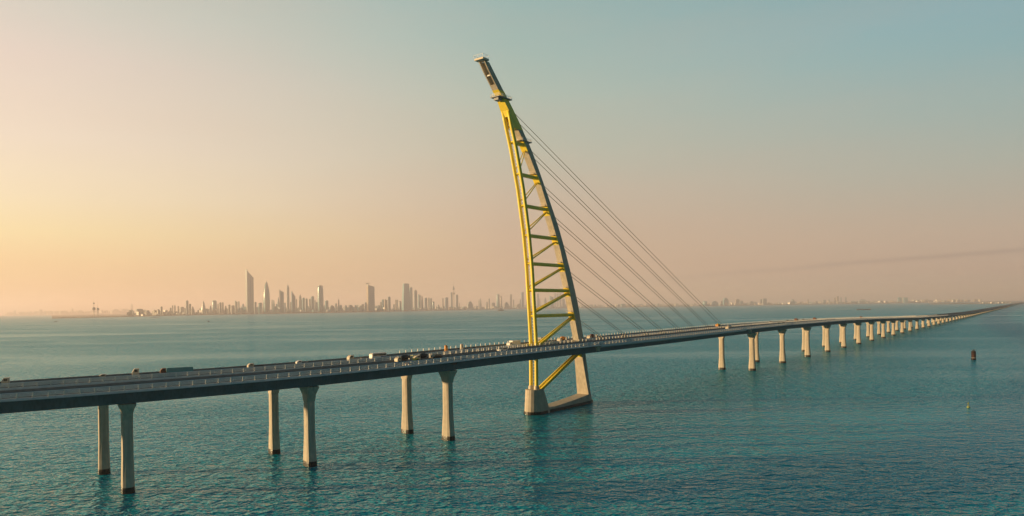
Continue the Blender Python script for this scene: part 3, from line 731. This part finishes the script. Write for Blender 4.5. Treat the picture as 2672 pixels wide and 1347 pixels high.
        m.rev([(w * .12 * 2, 0), (w * .16, h * .98)], 8); m.build('stem', FAC['grey'], t)
    return t, Y, h, w

LM = [  # landmark towers: u0, u1, vtop, kind, facade, extra dY, v2, label
    (642.2, 662, 706, 'slant', 'grey', 300, 725, 'tallest skyscraper of the skyline, with a top slanting down to the right'),
    (688, 704.4, 735.3, 'ogive', 'teal', 400, None, 'leaf shaped tower pointed at the top, just right of the tallest skyscraper'),
    (729.7, 740.8, 758, 'slant', 'teal', 300, 763, 'dark tower with a slightly slanting roof, between leaf shaped tower and thin needle'),
    (748.3, 755.5, 743, 'spire', 'grey', 420, 734, 'thin needle tower with a spire left of the curved blade tower'),
    (760.5, 771.2, 761, 'blade', 'blue', 350, 774, 'blade tower with a concave top falling steeply to the right'),
    (829.3, 844.3, 745, 'bulge', 'teal', 300, None, 'bulging round tower with a flat top, alone right of the dense centre'),
    (958.2, 977.8, 744, 'slant', 'blue', 300, 749, 'slab tower with a brightly sunlit left edge and a crane on its roof'),
    (1048, 1073, 740, 'taper', 'teal', 300, None, 'broad tower tapering upwards, the largest right of the slab tower'),
    (1069, 1077, 749, 'box', 'teal', 700, None, 'narrow dark tower touching the right side of the broad tapering tower'),
    (1080, 1089, 757, 'box', 'grey', 400, None, 'flat topped tower second to the right of the broad tapering tower'),
    (1116.3, 1121.5, 777, 'box', 'white', 100, None, 'slim dazzling white tower glowing in the sun above low roofs'),
    (1296, 1304.4, 768, 'round', 'teal', 200, None, 'pale green rounded tower midway between telecom tower and pylon'),
    (1360, 1367.5, 762, 'box', 'blue', 300, None, 'dark blue flat topped tower just left of the yellow pylon columns'),
    (1434, 1445, 772, 'slant', 'teal', 200, 777, 'dark glass tower with a sloping roof, seen through the pylon frame'),
]
for u0, u1, vt, kd, fc, dY, v2, lb in LM:
    t, Y, h, w = bld(u0, u1, vt, kd, fc, dY, v2=v2, label=lb, cat='skyscraper', name='skyscraper')
    if u0 == 958.2:
        cr = MB(); cr.box((-w * .45, 0, h * 1.02), (w * .12, w * .12, h * .1)); cr.box((-w * .45, 0, h * 1.07), (w * .75, w * .1, h * .012)); cr.box((-w * .62, 0, h * 1.045), (w * .1, w * .1, h * .05)); cr.build('roof_crane', M['dark'], t)
        MB().box((-w / 2 - w * .02, 0, h * .49), (w * .06, w * .77, h * .95)).build('painted_sunlit_edge', FAC['beige'], t)  # pale beige strip, sunlight on the left edge put into the colour
    if u0 == 642.2:
        MB().box((w * .02, -w * .39, h * .42), (w * .1, w * .04, h * .84)).build('recess', FAC['blue'], t)
# tower with spheres
def sphere_tower(u, vbase, vtop, balls, label, Y, name='water_tower', disk=None, cat='tower'):
    x = wx(u, Y); pxm = Y / F_PX; z = lambda v: H + ray(u, v)[1] * Y
    t = thing(name, label, cat, (x, Y, 4), 0); zb = 4
    top = z(vtop) - zb
    MB().rev([(1.0 * pxm, 0), (.75 * pxm, top * .5), (.3 * pxm, top * .72), (.08 * pxm, top)], 10).build('shaft', M['concrete'], t)
    for v, r in balls:
        c = z(v) - zb; rr_ = r * pxm
        MB().rev([(max(.01, rr_ * math.cos(q)), c + rr_ * math.sin(q)) for q in np.linspace(-1.57, 1.57, 11)], 16).build('sphere', M['grey'], t, True)
    if disk:
        v, r = disk; c = z(v) - zb; MB().rev([(r * pxm * .4, c - r * pxm * .9), (r * pxm, c), (r * pxm, c + .5 * pxm), (r * pxm * .5, c + .9 * pxm)], 16).build('observation_deck', M['concrete'], t)
sphere_tower(245, 829, 779, [(806, 4.2), (792, 2.2)], 'taller of the twin sphere towers at left, with a small upper sphere', 7300)
sphere_tower(255.3, 829, 789, [(807, 3.3)], 'shorter of the twin sphere towers at left, with one sphere', 7500)
sphere_tower(1184.4, 808, 726, [(754, 3.2), (749, 2.2)], 'telecom tower with a bulb high up and a long thin antenna', 14200, 'telecom_tower', (765, 4.2))

LMX = [(249, 'twin sphere towers'), (652, 'tallest skyscraper'), (696, 'leaf shaped tower'), (752, 'thin needle tower'), (766, 'blade tower'), (837, 'bulging round tower'), (967, 'slab tower with the crane'),
       (1060, 'broad tapering tower'), (1184, 'telecom tower'), (1300, 'pale green rounded tower'), (1380, 'yellow pylon columns'), (1480, 'concrete arch of the pylon'), (1840, 'outer stay cables'), (2230, 'long flat barge'), (2430, 'left tip of the sand spit')]
FB = [(36, 41, 810, 'box', 'brown'), (48, 58, 817, 'box', 'brown'), (102, 110, 808, 'box', 'brown'), (112, 119, 815, 'step', 'brown'), (140, 152, 812, 'box', 'brown'), (155, 175, 811, 'box', 'brown'), (187, 191, 805, 'box', 'brown'),
      (200, 218, 810, 'step', 'brown'), (220, 233, 813, 'box', 'brown'), (290, 312, 807, 'step', 'brown'), (318, 330, 806, 'box', 'brown'), (331, 338, 809, 'box', 'brown'), (341, 347, 793, 'spire', 'brown'),
      (354, 371.5, 806, 'box', 'grey'), (380, 389.5, 810, 'box', 'grey'), (408, 418, 807, 'step', 'brown'), (419, 424, 800, 'box', 'brown'), (443, 447.5, 803, 'box', 'brown'), (449, 452, 797, 'box', 'brown'), (454, 458, 797, 'box', 'brown'), (463, 467, 799, 'box', 'brown'),
      (470, 479.5, 801, 'box', 'grey'), (485, 491.5, 784, 'box', 'grey'), (492.4, 498.5, 793, 'box', 'brown'), (499.4, 506, 800, 'step', 'brown'), (526, 536.5, 787, 'cone', 'grey'), (546, 552.3, 798, 'step', 'grey'), (554.5, 565.5, 784, 'round', 'teal'), (567.5, 570.5, 793, 'box', 'brown'),
      (572, 578, 789, 'box', 'brown'), (579.3, 583.5, 789, 'box', 'brown'), (585.5, 592, 798, 'step', 'brown'), (595.5, 601.3, 795, 'box', 'brown'), (602.5, 612, 797, 'box', 'brown'), (613, 619.7, 785, 'twin', 'grey'), (621.3, 625.3, 786, 'box', 'grey'), (627.8, 630.3, 800, 'box', 'white'),
      (630.8, 638.5, 793, 'step', 'blue'), (651, 660, 787, 'box', 'blue'), (640, 650.5, 802, 'box', 'teal'), (663.6, 669.4, 788, 'box', 'grey'), (674.8, 683.5, 790, 'box', 'teal'), (685.3, 688, 792, 'box', 'brown'), (708.3, 711.7, 782, 'box', 'grey'), (712.2, 717, 783, 'step', 'teal'), (720, 724, 793, 'box', 'blue'), (724.3, 729.2, 776, 'step', 'teal'),
      (741.2, 745.6, 790, 'box', 'blue'), (757, 760.2, 788, 'box', 'brown'), (772, 775.5, 780, 'box', 'brown'), (779, 788, 769, 'step', 'grey'), (788.7, 795.5, 777, 'box', 'teal'), (796.2, 803, 779, 'box', 'grey'), (806.3, 811, 780, 'box', 'grey'), (811.8, 820, 773, 'box', 'teal'), (820.5, 824, 783, 'box', 'grey'), (824.4, 829, 788, 'box', 'blue'),
      (848.4, 857, 784, 'box', 'teal'), (859, 873, 797, 'step', 'grey'), (874, 879.5, 792, 'box', 'grey'), (880, 881.9, 800, 'box', 'white'), (882.4, 885.8, 780, 'spire', 'brown'), (886.5, 892, 796, 'box', 'grey'), (900, 904.5, 799, 'box', 'brown'), (911, 919, 796, 'step', 'brown'), (943, 950, 794, 'box', 'beige'), (951.7, 957.8, 789, 'box', 'blue'),
      (992.2, 996.2, 788, 'box', 'brown'), (996.6, 1002.3, 781, 'box', 'teal'), (1003, 1011, 781, 'twin', 'beige'), (1011.7, 1019.3, 774, 'box', 'grey'), (1025, 1030.5, 794, 'box', 'grey'), (1031.2, 1035.2, 782, 'box', 'beige'), (1035.6, 1039, 782, 'box', 'brown'), (1040.5, 1047.6, 786, 'round', 'grey'), (1091, 1098.3, 768, 'twin', 'teal'), (1099, 1104.2, 772, 'step', 'brown'),
      (1107.3, 1115.6, 777, 'box', 'blue'), (1122, 1127.6, 778, 'box', 'grey'), (1128, 1134.2, 787, 'round', 'teal'), (1140, 1148, 795, 'dome', 'grey'), (1154.2, 1157.6, 778, 'box', 'brown'), (1161, 1170, 776, 'box', 'blue'), (1176.2, 1181.5, 762, 'box', 'blue'), (1189.2, 1196, 769, 'box', 'grey'), (1198, 1199.8, 790, 'box', 'beige'), (1219, 1234, 787, 'step', 'grey'),
      (1248, 1251.2, 783, 'box', 'white'), (1251.5, 1257, 778, 'cone', 'grey'), (1268.5, 1273, 788, 'box', 'grey'), (1274.5, 1278.5, 779, 'box', 'brown'), (1282, 1292, 790, 'box', 'brown'), (1305, 1310.5, 772, 'round', 'beige'), (1314, 1328, 789, 'step', 'brown'), (1331, 1336, 767, 'box', 'beige'), (1338, 1341.8, 782, 'box', 'brown'),
      (1345, 1365, 793, 'step', 'beige'), (1356, 1359.8, 781, 'box', 'grey'), (1372.8, 1376, 758, 'box', 'beige'), (1401, 1406.8, 766, 'box', 'grey'), (1407.2, 1410, 779, 'box', 'beige'), (1420, 1426.6, 777, 'step', 'brown'), (1447, 1451, 765, 'box', 'white'), (1453.6, 1457.6, 765, 'box', 'white'), (1459.3, 1464.5, 765, 'box', 'grey'), (1466.2, 1474, 780, 'box', 'grey'),
      (1610, 1618.5, 790, 'dome', 'white'), (1620, 1632, 790, 'box', 'teal'), (1834, 1845.6, 783, 'round', 'teal'), (1857, 1874, 783, 'step', 'teal'), (1880.6, 1885.8, 783, 'box', 'beige'), (1886.5, 1901, 774, 'step', 'teal'), (1919, 1930, 778, 'box', 'beige'), (1930.5, 1939, 782, 'box', 'grey'), (1956, 1968, 783, 'step', 'grey'), (1983.5, 1989, 778, 'box', 'grey'), (1989.5, 2001, 776, 'box', 'grey'),
      (2063, 2075, 778, 'cone', 'grey'), (2107.5, 2110.5, 778, 'box', 'beige'), (2148, 2155, 780, 'box', 'grey'), (2161, 2166, 779, 'box', 'white'), (2177, 2181, 774, 'box', 'beige'), (2183, 2189, 770, 'box', 'beige'), (2193, 2196, 773, 'box', 'grey'), (2206, 2209, 772, 'box', 'grey'), (2240, 2263, 778, 'dome', 'grey'), (2343.5, 2353.3, 773, 'box', 'teal'), (2354.5, 2357.3, 772, 'box', 'white'),
      (2357.8, 2369, 773, 'box', 'teal'), (2354, 2382, 784, 'box', 'beige'), (2390, 2416, 785, 'box', 'beige'), (2417, 2420.5, 776, 'spire', 'beige')]
ADJ = {'grey': 'grey', 'teal': 'dark glass', 'blue': 'blue grey', 'brown': 'brownish', 'beige': 'pale beige', 'white': 'white'}
KND = {'box': 'flat topped block', 'step': 'stepped block', 'twin': 'twin topped block', 'spire': 'block with a mast', 'cone': 'pointed tower', 'round': 'rounded tower', 'dome': 'domed building'}
FB.sort(key=lambda b: b[0] + b[1]); cnt = {}
for b in FB:
    uc = (b[0] + b[1]) / 2; ref = [l for l in LMX if l[0] <= uc]
    if not ref: key = 'left edge of the photo'
    else: key = ref[-1][1]
    cnt[key] = cnt.get(key, 0) + 1
    lb = '%s %s, %s minor building right of the %s' % (ADJ[b[4]], KND[b[3]], ORD[cnt[key] - 1], key)
    v = b[2] + (3 if uc > 1500 else 0)
    bld(b[0], b[1], v, b[3], b[4], dY=rnd.choice([150, 500, 900, 1300]) if b[4] != 'white' else 60, label=lb, group='buildings of the far skyline', v2=v - 6)
# bright globe shaped hall on the waterfront
Yg = shoreY(857.8) + 60; g = thing('globe_hall', 'small globe shaped hall shining in the sun at the waterfront below the bulging tower', 'building', (wx(857.8, Yg), Yg, 4))
pm = Yg / F_PX
MB().rev([(4.4 * pm * math.cos(q), 4.2 * pm + 4.6 * pm * math.sin(q)) for q in np.linspace(-.6, 1.5, 9)], 18).build('globe', M['white'], g, True)
MB().rev([(5.2 * pm, 0), (5.2 * pm, 1.5 * pm), (4.2 * pm, 1.9 * pm)], 18).build('base', M['brown'], g)
# long low sunlit halls
for k, (u0, u1, v, w_) in enumerate([(1031, 1046, 803.5, 'beside the foot of the broad tapering tower'), (1090, 1110, 803.5, 'below the twin topped tower'), (1121, 1133, 800, 'below the slim white tower'), (1217, 1231, 805, 'at the water right of the telecom tower'), (1291, 1304, 800, 'below the pale green rounded tower'), (1350, 1366, 799, 'below the dark blue flat topped tower')]):
    Y = shoreY(u0) + 40; pm = Y / F_PX; L = (u1 - u0) * pm; hh = 3.6 * pm
    t = thing('waterfront_hall', 'long low sunlit hall %s' % w_, 'building', (wx((u0 + u1) / 2, Y), Y, 3), R(8), 'sunlit halls on the waterfront')
    MB().box((0, 0, hh / 2), (L, L * .4, hh)).build('facade', FAC['white'], t)
    MB().prism([(-L * .52, hh), (L * .52, hh), (L * .42, hh * 1.35), (-L * .42, hh * 1.35)], -L * .22, L * .22).build('roof', M['beige'], t)
# settlement on the sand spit
us_ = [2560, 2566, 2575, 2581, 2588, 2599, 2606, 2619, 2626, 2638]
for k, u in enumerate(us_):
    Y = 9300 - (u - 2425) * 3.0 + 260; pm = Y / F_PX; w_ = rnd.uniform(2.5, 8.5) * pm; hh = rnd.uniform(1.2, 3.0) * pm
    t = thing('spit_building', '%s low pale building from the left on the sand spit by the bridge end' % ORD[k], 'building', (wx(u, Y), Y, 4), rnd.uniform(.1, .5), 'pale buildings on the sand spit')
    MB().box((0, 0, hh / 2), (w_, w_ * .6, hh)).build('facade', FAC[('beige', 'white', 'brown')[k % 3]], t); MB().box((0, 0, hh * 1.08), (w_ * .5, w_ * .4, hh * .2)).build('roof', M['beige'], t)

# ------------------------------------------------------------------ boats, beacon and buoy
def boat(u, v, length_px, hpx, label, cat, kind, name, rz=0.0):
    p = on_water(u, v); pm = p.y / F_PX; L = length_px * pm; h = hpx * pm; w_ = L * .2
    t = thing(name, label, cat, (p.x, p.y, 0), rz + math.atan2(p.y, p.x) - math.pi / 2)
    fl = .30 if kind == 'barge' else .38
    hull = MB(); hh = h * fl
    hull.loft([[(x * L, -b * w_, hh * (1 + t_)), (x * L, b * w_, hh * (1 + t_)), (x * L * .97, b * w_ * .7, -1.0), (x * L * .97, -b * w_ * .7, -1.0)] for x, b, t_ in ((-.5, .08, .35), (-.42, .36, .15), (-.2, .5, 0), (.3, .5, 0), (.5, .42, .05))])
    hull.build('hull', M['hull'], t)
    if kind == 'barge':
        MB().box((L * .44, 0, hh + (h - hh) * .45), (L * .05, w_ * .7, (h - hh) * .9)).build('wheelhouse', M['grey'], t)
        MB().box((-L * .05, 0, hh + .1 * hh), (L * .78, w_ * .7, hh * .35)).build('cargo', M['brown'], t)
    else:
        MB().prism([(-L * .22, hh), (L * .3, hh), (L * .26, hh + (h - hh) * .5), (-L * .12, hh + (h - hh) * .5)], -w_ * .4, w_ * .4).build('cabin', M['grey'], t)
        MB().prism([(-L * .06, hh + (h - hh) * .5), (L * .14, hh + (h - hh) * .5), (L * .12, hh + (h - hh) * .8), (-L * .02, hh + (h - hh) * .8)], -w_ * .3, w_ * .3).build('wheelhouse', M['glass'], t)
        MB().tube((L * .04, 0, hh + (h - hh) * .8), (L * .04, 0, h * 1.05), L * .012, n=6).build('mast', M['grey'], t)
boat(2253.5, 809, 34, 5.5, 'long flat dark barge on open water beyond the bridge, right of centre', 'barge', 'barge', 'cargo_barge')
boat(405, 829.5, 24, 2.8, 'low dark vessel close to the shore in front of the left housing', 'barge', 'barge', 'cargo_barge')
boat(1307, 811.5, 17, 6.5, 'dark ferry near the waterfront just left of the pylon', 'boat', 'ferry', 'ferry_boat')
boat(544, 840, 5.5, 3.6, 'tiny dark boat on open water left of the tallest skyscraper', 'boat', 'small', 'motor_boat')
boat(145, 840.5, 9, 2.6, 'small low boat off the tip of the left spit', 'boat', 'small', 'motor_boat')
p = on_water(2544, 940); t = thing('navigation_beacon', 'rust brown round navigation pile standing alone in the water at right', 'beacon', (p.x, p.y + 1.5, 0))
MB().rev([(1.55, -5), (1.55, 6.2), (1.35, 6.7)], 20).build('pile', M['brown'], t, True)
MB().rev([(1.62, 1.5), (1.62, 2.0), (1.5, 2.02)], 20).build('band', M['beige'], t)
MB().rev([(1.0, 6.6), (.95, 7.4), (.5, 7.9), (.1, 8.0)], 14).build('cap', M['beige'], t)
MB().rev([(1.60, -5), (1.60, .9), (1.56, 1.1)], 20).build('waterline_growth', M['wet'], t)
p = on_water(2527, 1064); t = thing('buoy', 'small yellow green buoy floating below the rust brown pile', 'buoy', (p.x, p.y, 0))
MB().rev([(.3, -.4), (.62, 0), (.6, .45), (.25, .6)], 14).build('float', M['green'], t, True)
cg = MB()
for q in range(4): cg.tube((.4 * math.cos(q * 1.571), .4 * math.sin(q * 1.571), .5), (.1 * math.cos(q * 1.571), .1 * math.sin(q * 1.571), 2.0), .06, n=5)
cg.rev([(.28, 1.55), (.28, 2.05), (.05, 2.3)], 8); cg.build('topmark', M['green'], t)

# ------------------------------------------------------------------ traffic
def on_deck(path, off, u, v):
    p, T, i = find_u(path, off, u, v); return p[0], p[1], road_z(*p) , math.atan2(T[1], T[0])
def wheels(t, xs, r, wd, m=None):
    for x in xs:
        for y in (-wd / 2, wd / 2):
            w_ = MB(); w_.tube((x, y - .13, r), (x, y + .13, r), r, n=14); wh = w_.build('wheel', M['tyre'], t, True)
            MB().tube((x, y - .145, r), (x, y + .145, r), r * .5, n=10).build('hub', M['grey'], wh)
def cab(t, x0, L, z0, h, wd, m, nm='cab'):
    c = MB(); c.prism([(x0, z0), (x0 + L, z0), (x0 + L, z0 + h), (x0 + .35 * L, z0 + h), (x0 + .04, z0 + h * .62), (x0, z0 + h * .5)], -wd / 2, wd / 2)
    cb = c.build(nm, m, t)
    MB().prism([(x0 + .0, z0 + h * .56), (x0 + .02, z0 + h * .56), (x0 + .33 * L, z0 + h * .95), (x0 + .30 * L, z0 + h * .95)], -wd * .44, wd * .44).build('windscreen', M['glass'], cb)
    for y in (-wd / 2 - .01, wd / 2 + .01):
        MB().box((x0 + L * .55, y, z0 + h * .72), (L * .5, .02, h * .3)).build('side_window', M['glass'], cb)
    for y in (-wd * .36, wd * .36): MB().box((x0 - .02, y, z0 + h * .2), (.06, .3, .2)).build('headlight', M['white'], cb)
def truck(path, off, u, v, label, kind, cm, bm_, group=None, flip=False, L=6.0, hb=2.2, sc=1.0):
    x, y, z, a = on_deck(path, off, u, v); t = thing(kind + '_truck' if kind not in ('bus', 'car', 'roller') else {'bus': 'minibus', 'car': 'parked_car', 'roller': 'road_roller'}[kind], label,
        {'bus': 'bus', 'car': 'car', 'roller': 'road roller'}.get(kind, 'truck'), (x, y, z), a + (math.pi if flip else 0), group); t.scale = (max(sc, .85), sc, sc)
    if kind == 'flatbed':
        cab(t, -L / 2, 2.0, .7, hb, 2.3, cm); MB().box((.9, 0, .95), (L - 2.2, 2.3, .25)).build('bed', bm_, t)
        sb = MB()
        for yy in (-1.13, 1.13): sb.box((.9, yy, 1.25), (L - 2.2, .06, .4))
        sb.box((L / 2 - .2, 0, 1.25), (.06, 2.2, .4)); sb.build('side_board', bm_, t)
        MB().box((.2, 0, .6), (L - .6, .9, .3)).build('chassis', M['dark'], t); wheels(t, (-L / 2 + 1.2, L / 2 - 1.2), .48, 2.1)
    elif kind == 'box':
        cab(t, -L / 2, 2.0, .7, 2.1, 2.3, cm); MB().box((1.05, 0, .95 + hb / 2), (L - 2.2, 2.45, hb)).build('cargo_box', bm_, t)
        MB().box((.2, 0, .6), (L - .6, .9, .3)).build('chassis', M['dark'], t); wheels(t, (-L / 2 + 1.2, L / 2 - 1.5), .48, 2.1)
    elif kind == 'semi':
        cab(t, -L / 2 - 1.2, 1.8, .7, 1.9, 2.3, cm); MB().prism([(-L / 2 + .9, 1.0), (L / 2, 1.0), (L / 2, 1.0 + hb), (L / 2 - .5, 1.1 + hb), (-L / 2 + 1.4, 1.1 + hb), (-L / 2 + .9, 1.0 + hb)], -1.25, 1.25).build('tarpaulin', bm_, t)
        MB().box((.2, 0, .75), (L, .9, .3)).build('chassis', M['dark'], t); wheels(t, (-L / 2, -L / 2 + 2.2, L / 2 - 2.2, L / 2 - 1.0), .48, 2.1)
    elif kind == 'mixer':
        cab(t, -L / 2, 1.9, .7, 2.0, 2.3, cm); d = MB(); pr = [(.5, -.0), (1.05, .5), (1.2, 1.6), (1.1, 2.8), (.55, 4.2), (.35, 4.3)]
        d.loft([[(-L / 2 + 2.2 + k_, r * math.cos(q), 2.2 + k_ * .09 + r * math.sin(q)) for q in [2 * math.pi * i / 16 for i in range(16)]] for r, k_ in pr]); d.build('drum', bm_, t, True)
        MB().prism([(L / 2 - .6, 1.2), (L / 2 + .2, 1.0), (L / 2 + .1, 2.0), (L / 2 - .4, 3.1), (L / 2 - .7, 3.0)], -.5, .5).build('chute', M['grey'], t)
        MB().box((.2, 0, .8), (L - .4, 1.0, .4)).build('chassis', M['dark'], t); wheels(t, (-L / 2 + 1.1, L / 2 - 2.2, L / 2 - 1.0), .5, 2.1)
    elif kind == 'tanker':
        cab(t, -L / 2, 1.9, .7, 2.0, 2.3, cm); d = MB(); d.loft([[(-L / 2 + 2.1 + k_, 1.15 * r * math.cos(q), 2.1 + .95 * r * math.sin(q)) for q in [2 * math.pi * i / 16 for i in range(16)]] for r, k_ in ((.85, 0), (1, .2), (1, L - 3.2), (.85, L - 3.0))])
        d.build('tank', bm_, t, True); MB().box((.2, 0, .8), (L - .4, 1.0, .4)).build('chassis', M['dark'], t); wheels(t, (-L / 2 + 1.1, L / 2 - 2.2, L / 2 - 1.0), .5, 2.1)
    elif kind == 'bus':
        MB().prism([(-L / 2, .45), (L / 2, .45), (L / 2, 2.75), (L / 2 - .25, 3.0), (-L / 2 + .5, 3.0), (-L / 2 + .1, 2.4)], -1.2, 1.2).build('body', cm, t)
        for y in (-1.21, 1.21): MB().box((.2, y, 2.15), (L - 1.0, .03, .8)).build('window_band', M['glass'], t)
        for y in (-1.22, 1.22): MB().box((L * .3, y, .95), (L * .38, .03, .9)).build('blue_panel', bm_, t)
        MB().prism([(-L / 2 + .07, 1.5), (-L / 2 + .09, 1.5), (-L / 2 + .3, 2.8), (-L / 2 + .2, 2.7)], -1.05, 1.05).build('windscreen', M['glass'], t); wheels(t, (-L / 2 + 1.3, L / 2 - 1.6), .48, 2.2)
    elif kind == 'car':
        MB().prism([(-2.3, .35), (2.3, .35), (2.3, .95), (2.1, 1.1), (1.9, 1.75), (-.5, 1.8), (-1.25, 1.15), (-2.2, 1.0), (-2.3, .8)], -.92, .92).build('body', cm, t)
        for y in (-.925, .925): MB().prism([(-1.05, 1.15), (1.85, 1.15), (1.75, 1.62), (-.45, 1.66)], y - .01, y + .01).build('side_window', M['glass'], t)
        MB().prism([(-1.3, 1.18), (-1.24, 1.14), (-.5, 1.77), (-.56, 1.78)], -.8, .8).build('windscreen', M['glass'], t); wheels(t, (-1.4, 1.4), .36, 1.66)
    elif kind == 'roller':
        d = MB(); d.tube((-1.5, -1.0, .7), (-1.5, 1.0, .7), .7, n=18); d.build('drum', M['grey'], t, True)
        MB().prism([(-.7, .7), (2.2, .7), (2.2, 1.7), (-.4, 1.7)], -.85, .85).build('body', cm, t)
        c = MB(); c.box((.2, 0, 2.9), (1.8, 1.6, .12))
        for xx in (-.6, 1.0):
            for yy in (-.7, .7): c.box((xx, yy, 2.3), (.1, .1, 1.3))
        c.build('canopy', cm, t); wheels(t, (1.5,), .7, 1.7)
    return t
TR = 'trucks on the far deck'
truck(BP, 1.2, 33, 1012, 'flatbed truck with tall grey cab, the leftmost vehicle on the bridge', 'flatbed', M['beige'], M['grey'], TR, L=5.6, hb=2.5, sc=.78)
truck(BP, -3.2, 284, 995, 'low flatbed truck with a small pale cab, second vehicle from the left', 'flatbed', M['beige'], M['grey'], TR, L=5.6, hb=1.7, sc=.6)
truck(BP, 2.4, 370, 992, 'tall flatbed truck with a sunlit cab front just left of the teal trailer', 'flatbed', M['beige'], M['dark'], TR, L=5.6, hb=2.7, sc=.86)
truck(BP, -2.6, 466, 982, 'long lorry with a low teal tarpaulin trailer', 'semi', M['brown'], M['teal'], TR, L=9.2, hb=1.6, sc=.8)
truck(BP, -2.0, 668, 962, 'flatbed truck with a small sunlit cab, third vehicle left of the minibus', 'flatbed', M['beige'], M['dark'], TR, L=6.0, hb=1.9, sc=.72)
truck(BP, -4.6, 788, 948, 'small white cab truck, second vehicle left of the minibus', 'flatbed', M['white'], M['grey'], TR, L=4.6, hb=1.6, sc=.62)
truck(BP, .6, 926, 936, 'yellowish short truck with a tall cab directly left of the minibus', 'flatbed', M['beige'], M['beige'], TR, L=6.0, hb=2.3, sc=.78)
truck(BP, -1.8, 986, 928, 'white minibus with dark windows and a blue rear panel', 'bus', M['white'], M['blue'], L=7.2, sc=.76)
truck(FP, -4.4, 1052, 937, 'dark mixer truck with a round pale cab front, the left one on the near deck', 'mixer', M['beige'], M['dark'], 'dark trucks on the near deck', L=7.0, sc=.72)
truck(FP, -1.5, 1078, 930, 'road roller with a canopy between the two dark mixer trucks', 'roller', M['green'], M['grey'], sc=.8)
truck(FP, -3.4, 1104, 931, 'black mixer truck with a round pale cab front, the right one on the near deck', 'mixer', M['beige'], M['dark'], 'dark trucks on the near deck', L=8.4, sc=.74)
truck(FP, -3.4, 1136, 928, 'black car right behind the black mixer truck', 'car', M['dark'], M['dark'])
truck(FP, -4.4, 1311, 912, 'white off road car driving on the near deck left of the pylon', 'car', M['white'], M['grey'])
truck(BP, .8, 1340, 897, 'white box truck on the far deck just left of the pylon columns', 'box', M['white'], M['white'], L=8.6, hb=2.5, sc=.78)
truck(BP, 1.6, 1410, 890, 'dark grey box truck partly hidden by the yellow pylon columns', 'box', M['grey'], M['grey'], L=6.0, hb=2.8, sc=.85)
truck(BP, 3.4, 1437, 894, 'small white car between the pylon columns and the yellow truck', 'car', M['white'], M['grey'])
truck(BP, 0.2, 1468, 886, 'yellow and dark mixer truck behind the foot of the concrete arch', 'mixer', M['beige'], M['orange'], L=8.0, sc=.8)
truck(BP, -.4, 1546, 878, 'mixer truck with round beige cab and brown orange drum right of the arch', 'mixer', M['beige'], M['brown'], L=9.5, sc=.8)
truck(BP, -1.6, 1874, 849, 'bright yellow truck at the lower end of the outermost stay cables', 'tanker', M['orange'], M['yellow'], L=6.5, sc=.85)
truck(FP, -1.0, 1902, 854, 'pale tanker truck with a dark rear right of the bright yellow truck', 'tanker', M['beige'], M['beige'], L=8.5, sc=.85)
for k, (u, off, c_) in enumerate([(2011, -1, 'white'), (2034, 2, 'dark'), (2045, 2, 'dark'), (2055, -3, 'beige'), (2078, -3, 'brown'), (2096, -3, 'beige'), (2126, -2, 'brown'), (2247, -2, 'brown')]):
    truck(BP if off < 0 else FP, off, u, 835, 'tiny distant vehicle, %s beyond the pale tanker truck' % ORD[k], 'box' if c_ in ('orange', 'brown') else 'car', M[c_], M[c_], 'distant vehicles', L=5, hb=1.2)
# upright tanks standing beside the road
for k, (u, m_, lb) in enumerate([(1164, 'orange', 'tall orange beige upright tank on legs beside the road, left one of two'), (1205, 'beige', 'tall pale upright tank on legs beside the road, right one of two')]):
    x, y, z, a = on_deck(BP, 4.6, u, 915); t = thing('upright_tank', lb, 'tank', (x, y, z), a, 'upright tanks')
    MB().rev([(.5, .9), (.62, 1.1), (.62, 2.9), (.5, 3.25), (.2, 3.4)], 16).build('vessel', M[m_], t, True)
    for q in range(4): MB().box((.4 * math.cos(q * 1.571 + .78), .4 * math.sin(q * 1.571 + .78), .5), (.12, .12, 1.1)).build('leg', M['beige'], t)
x, y, z, a = on_deck(FP, 6.2, 1062, 946); t = thing('warning_barrier', 'small orange road work barrier by the near railing', 'barrier', (x, y, z), a)
MB().box((0, 0, .75), (1.6, .12, .5)).build('board', M['orange'], t)
for xx in (-.6, .6): MB().box((xx, 0, .3), (.1, .5, .6)).build('leg', M['white'], t)
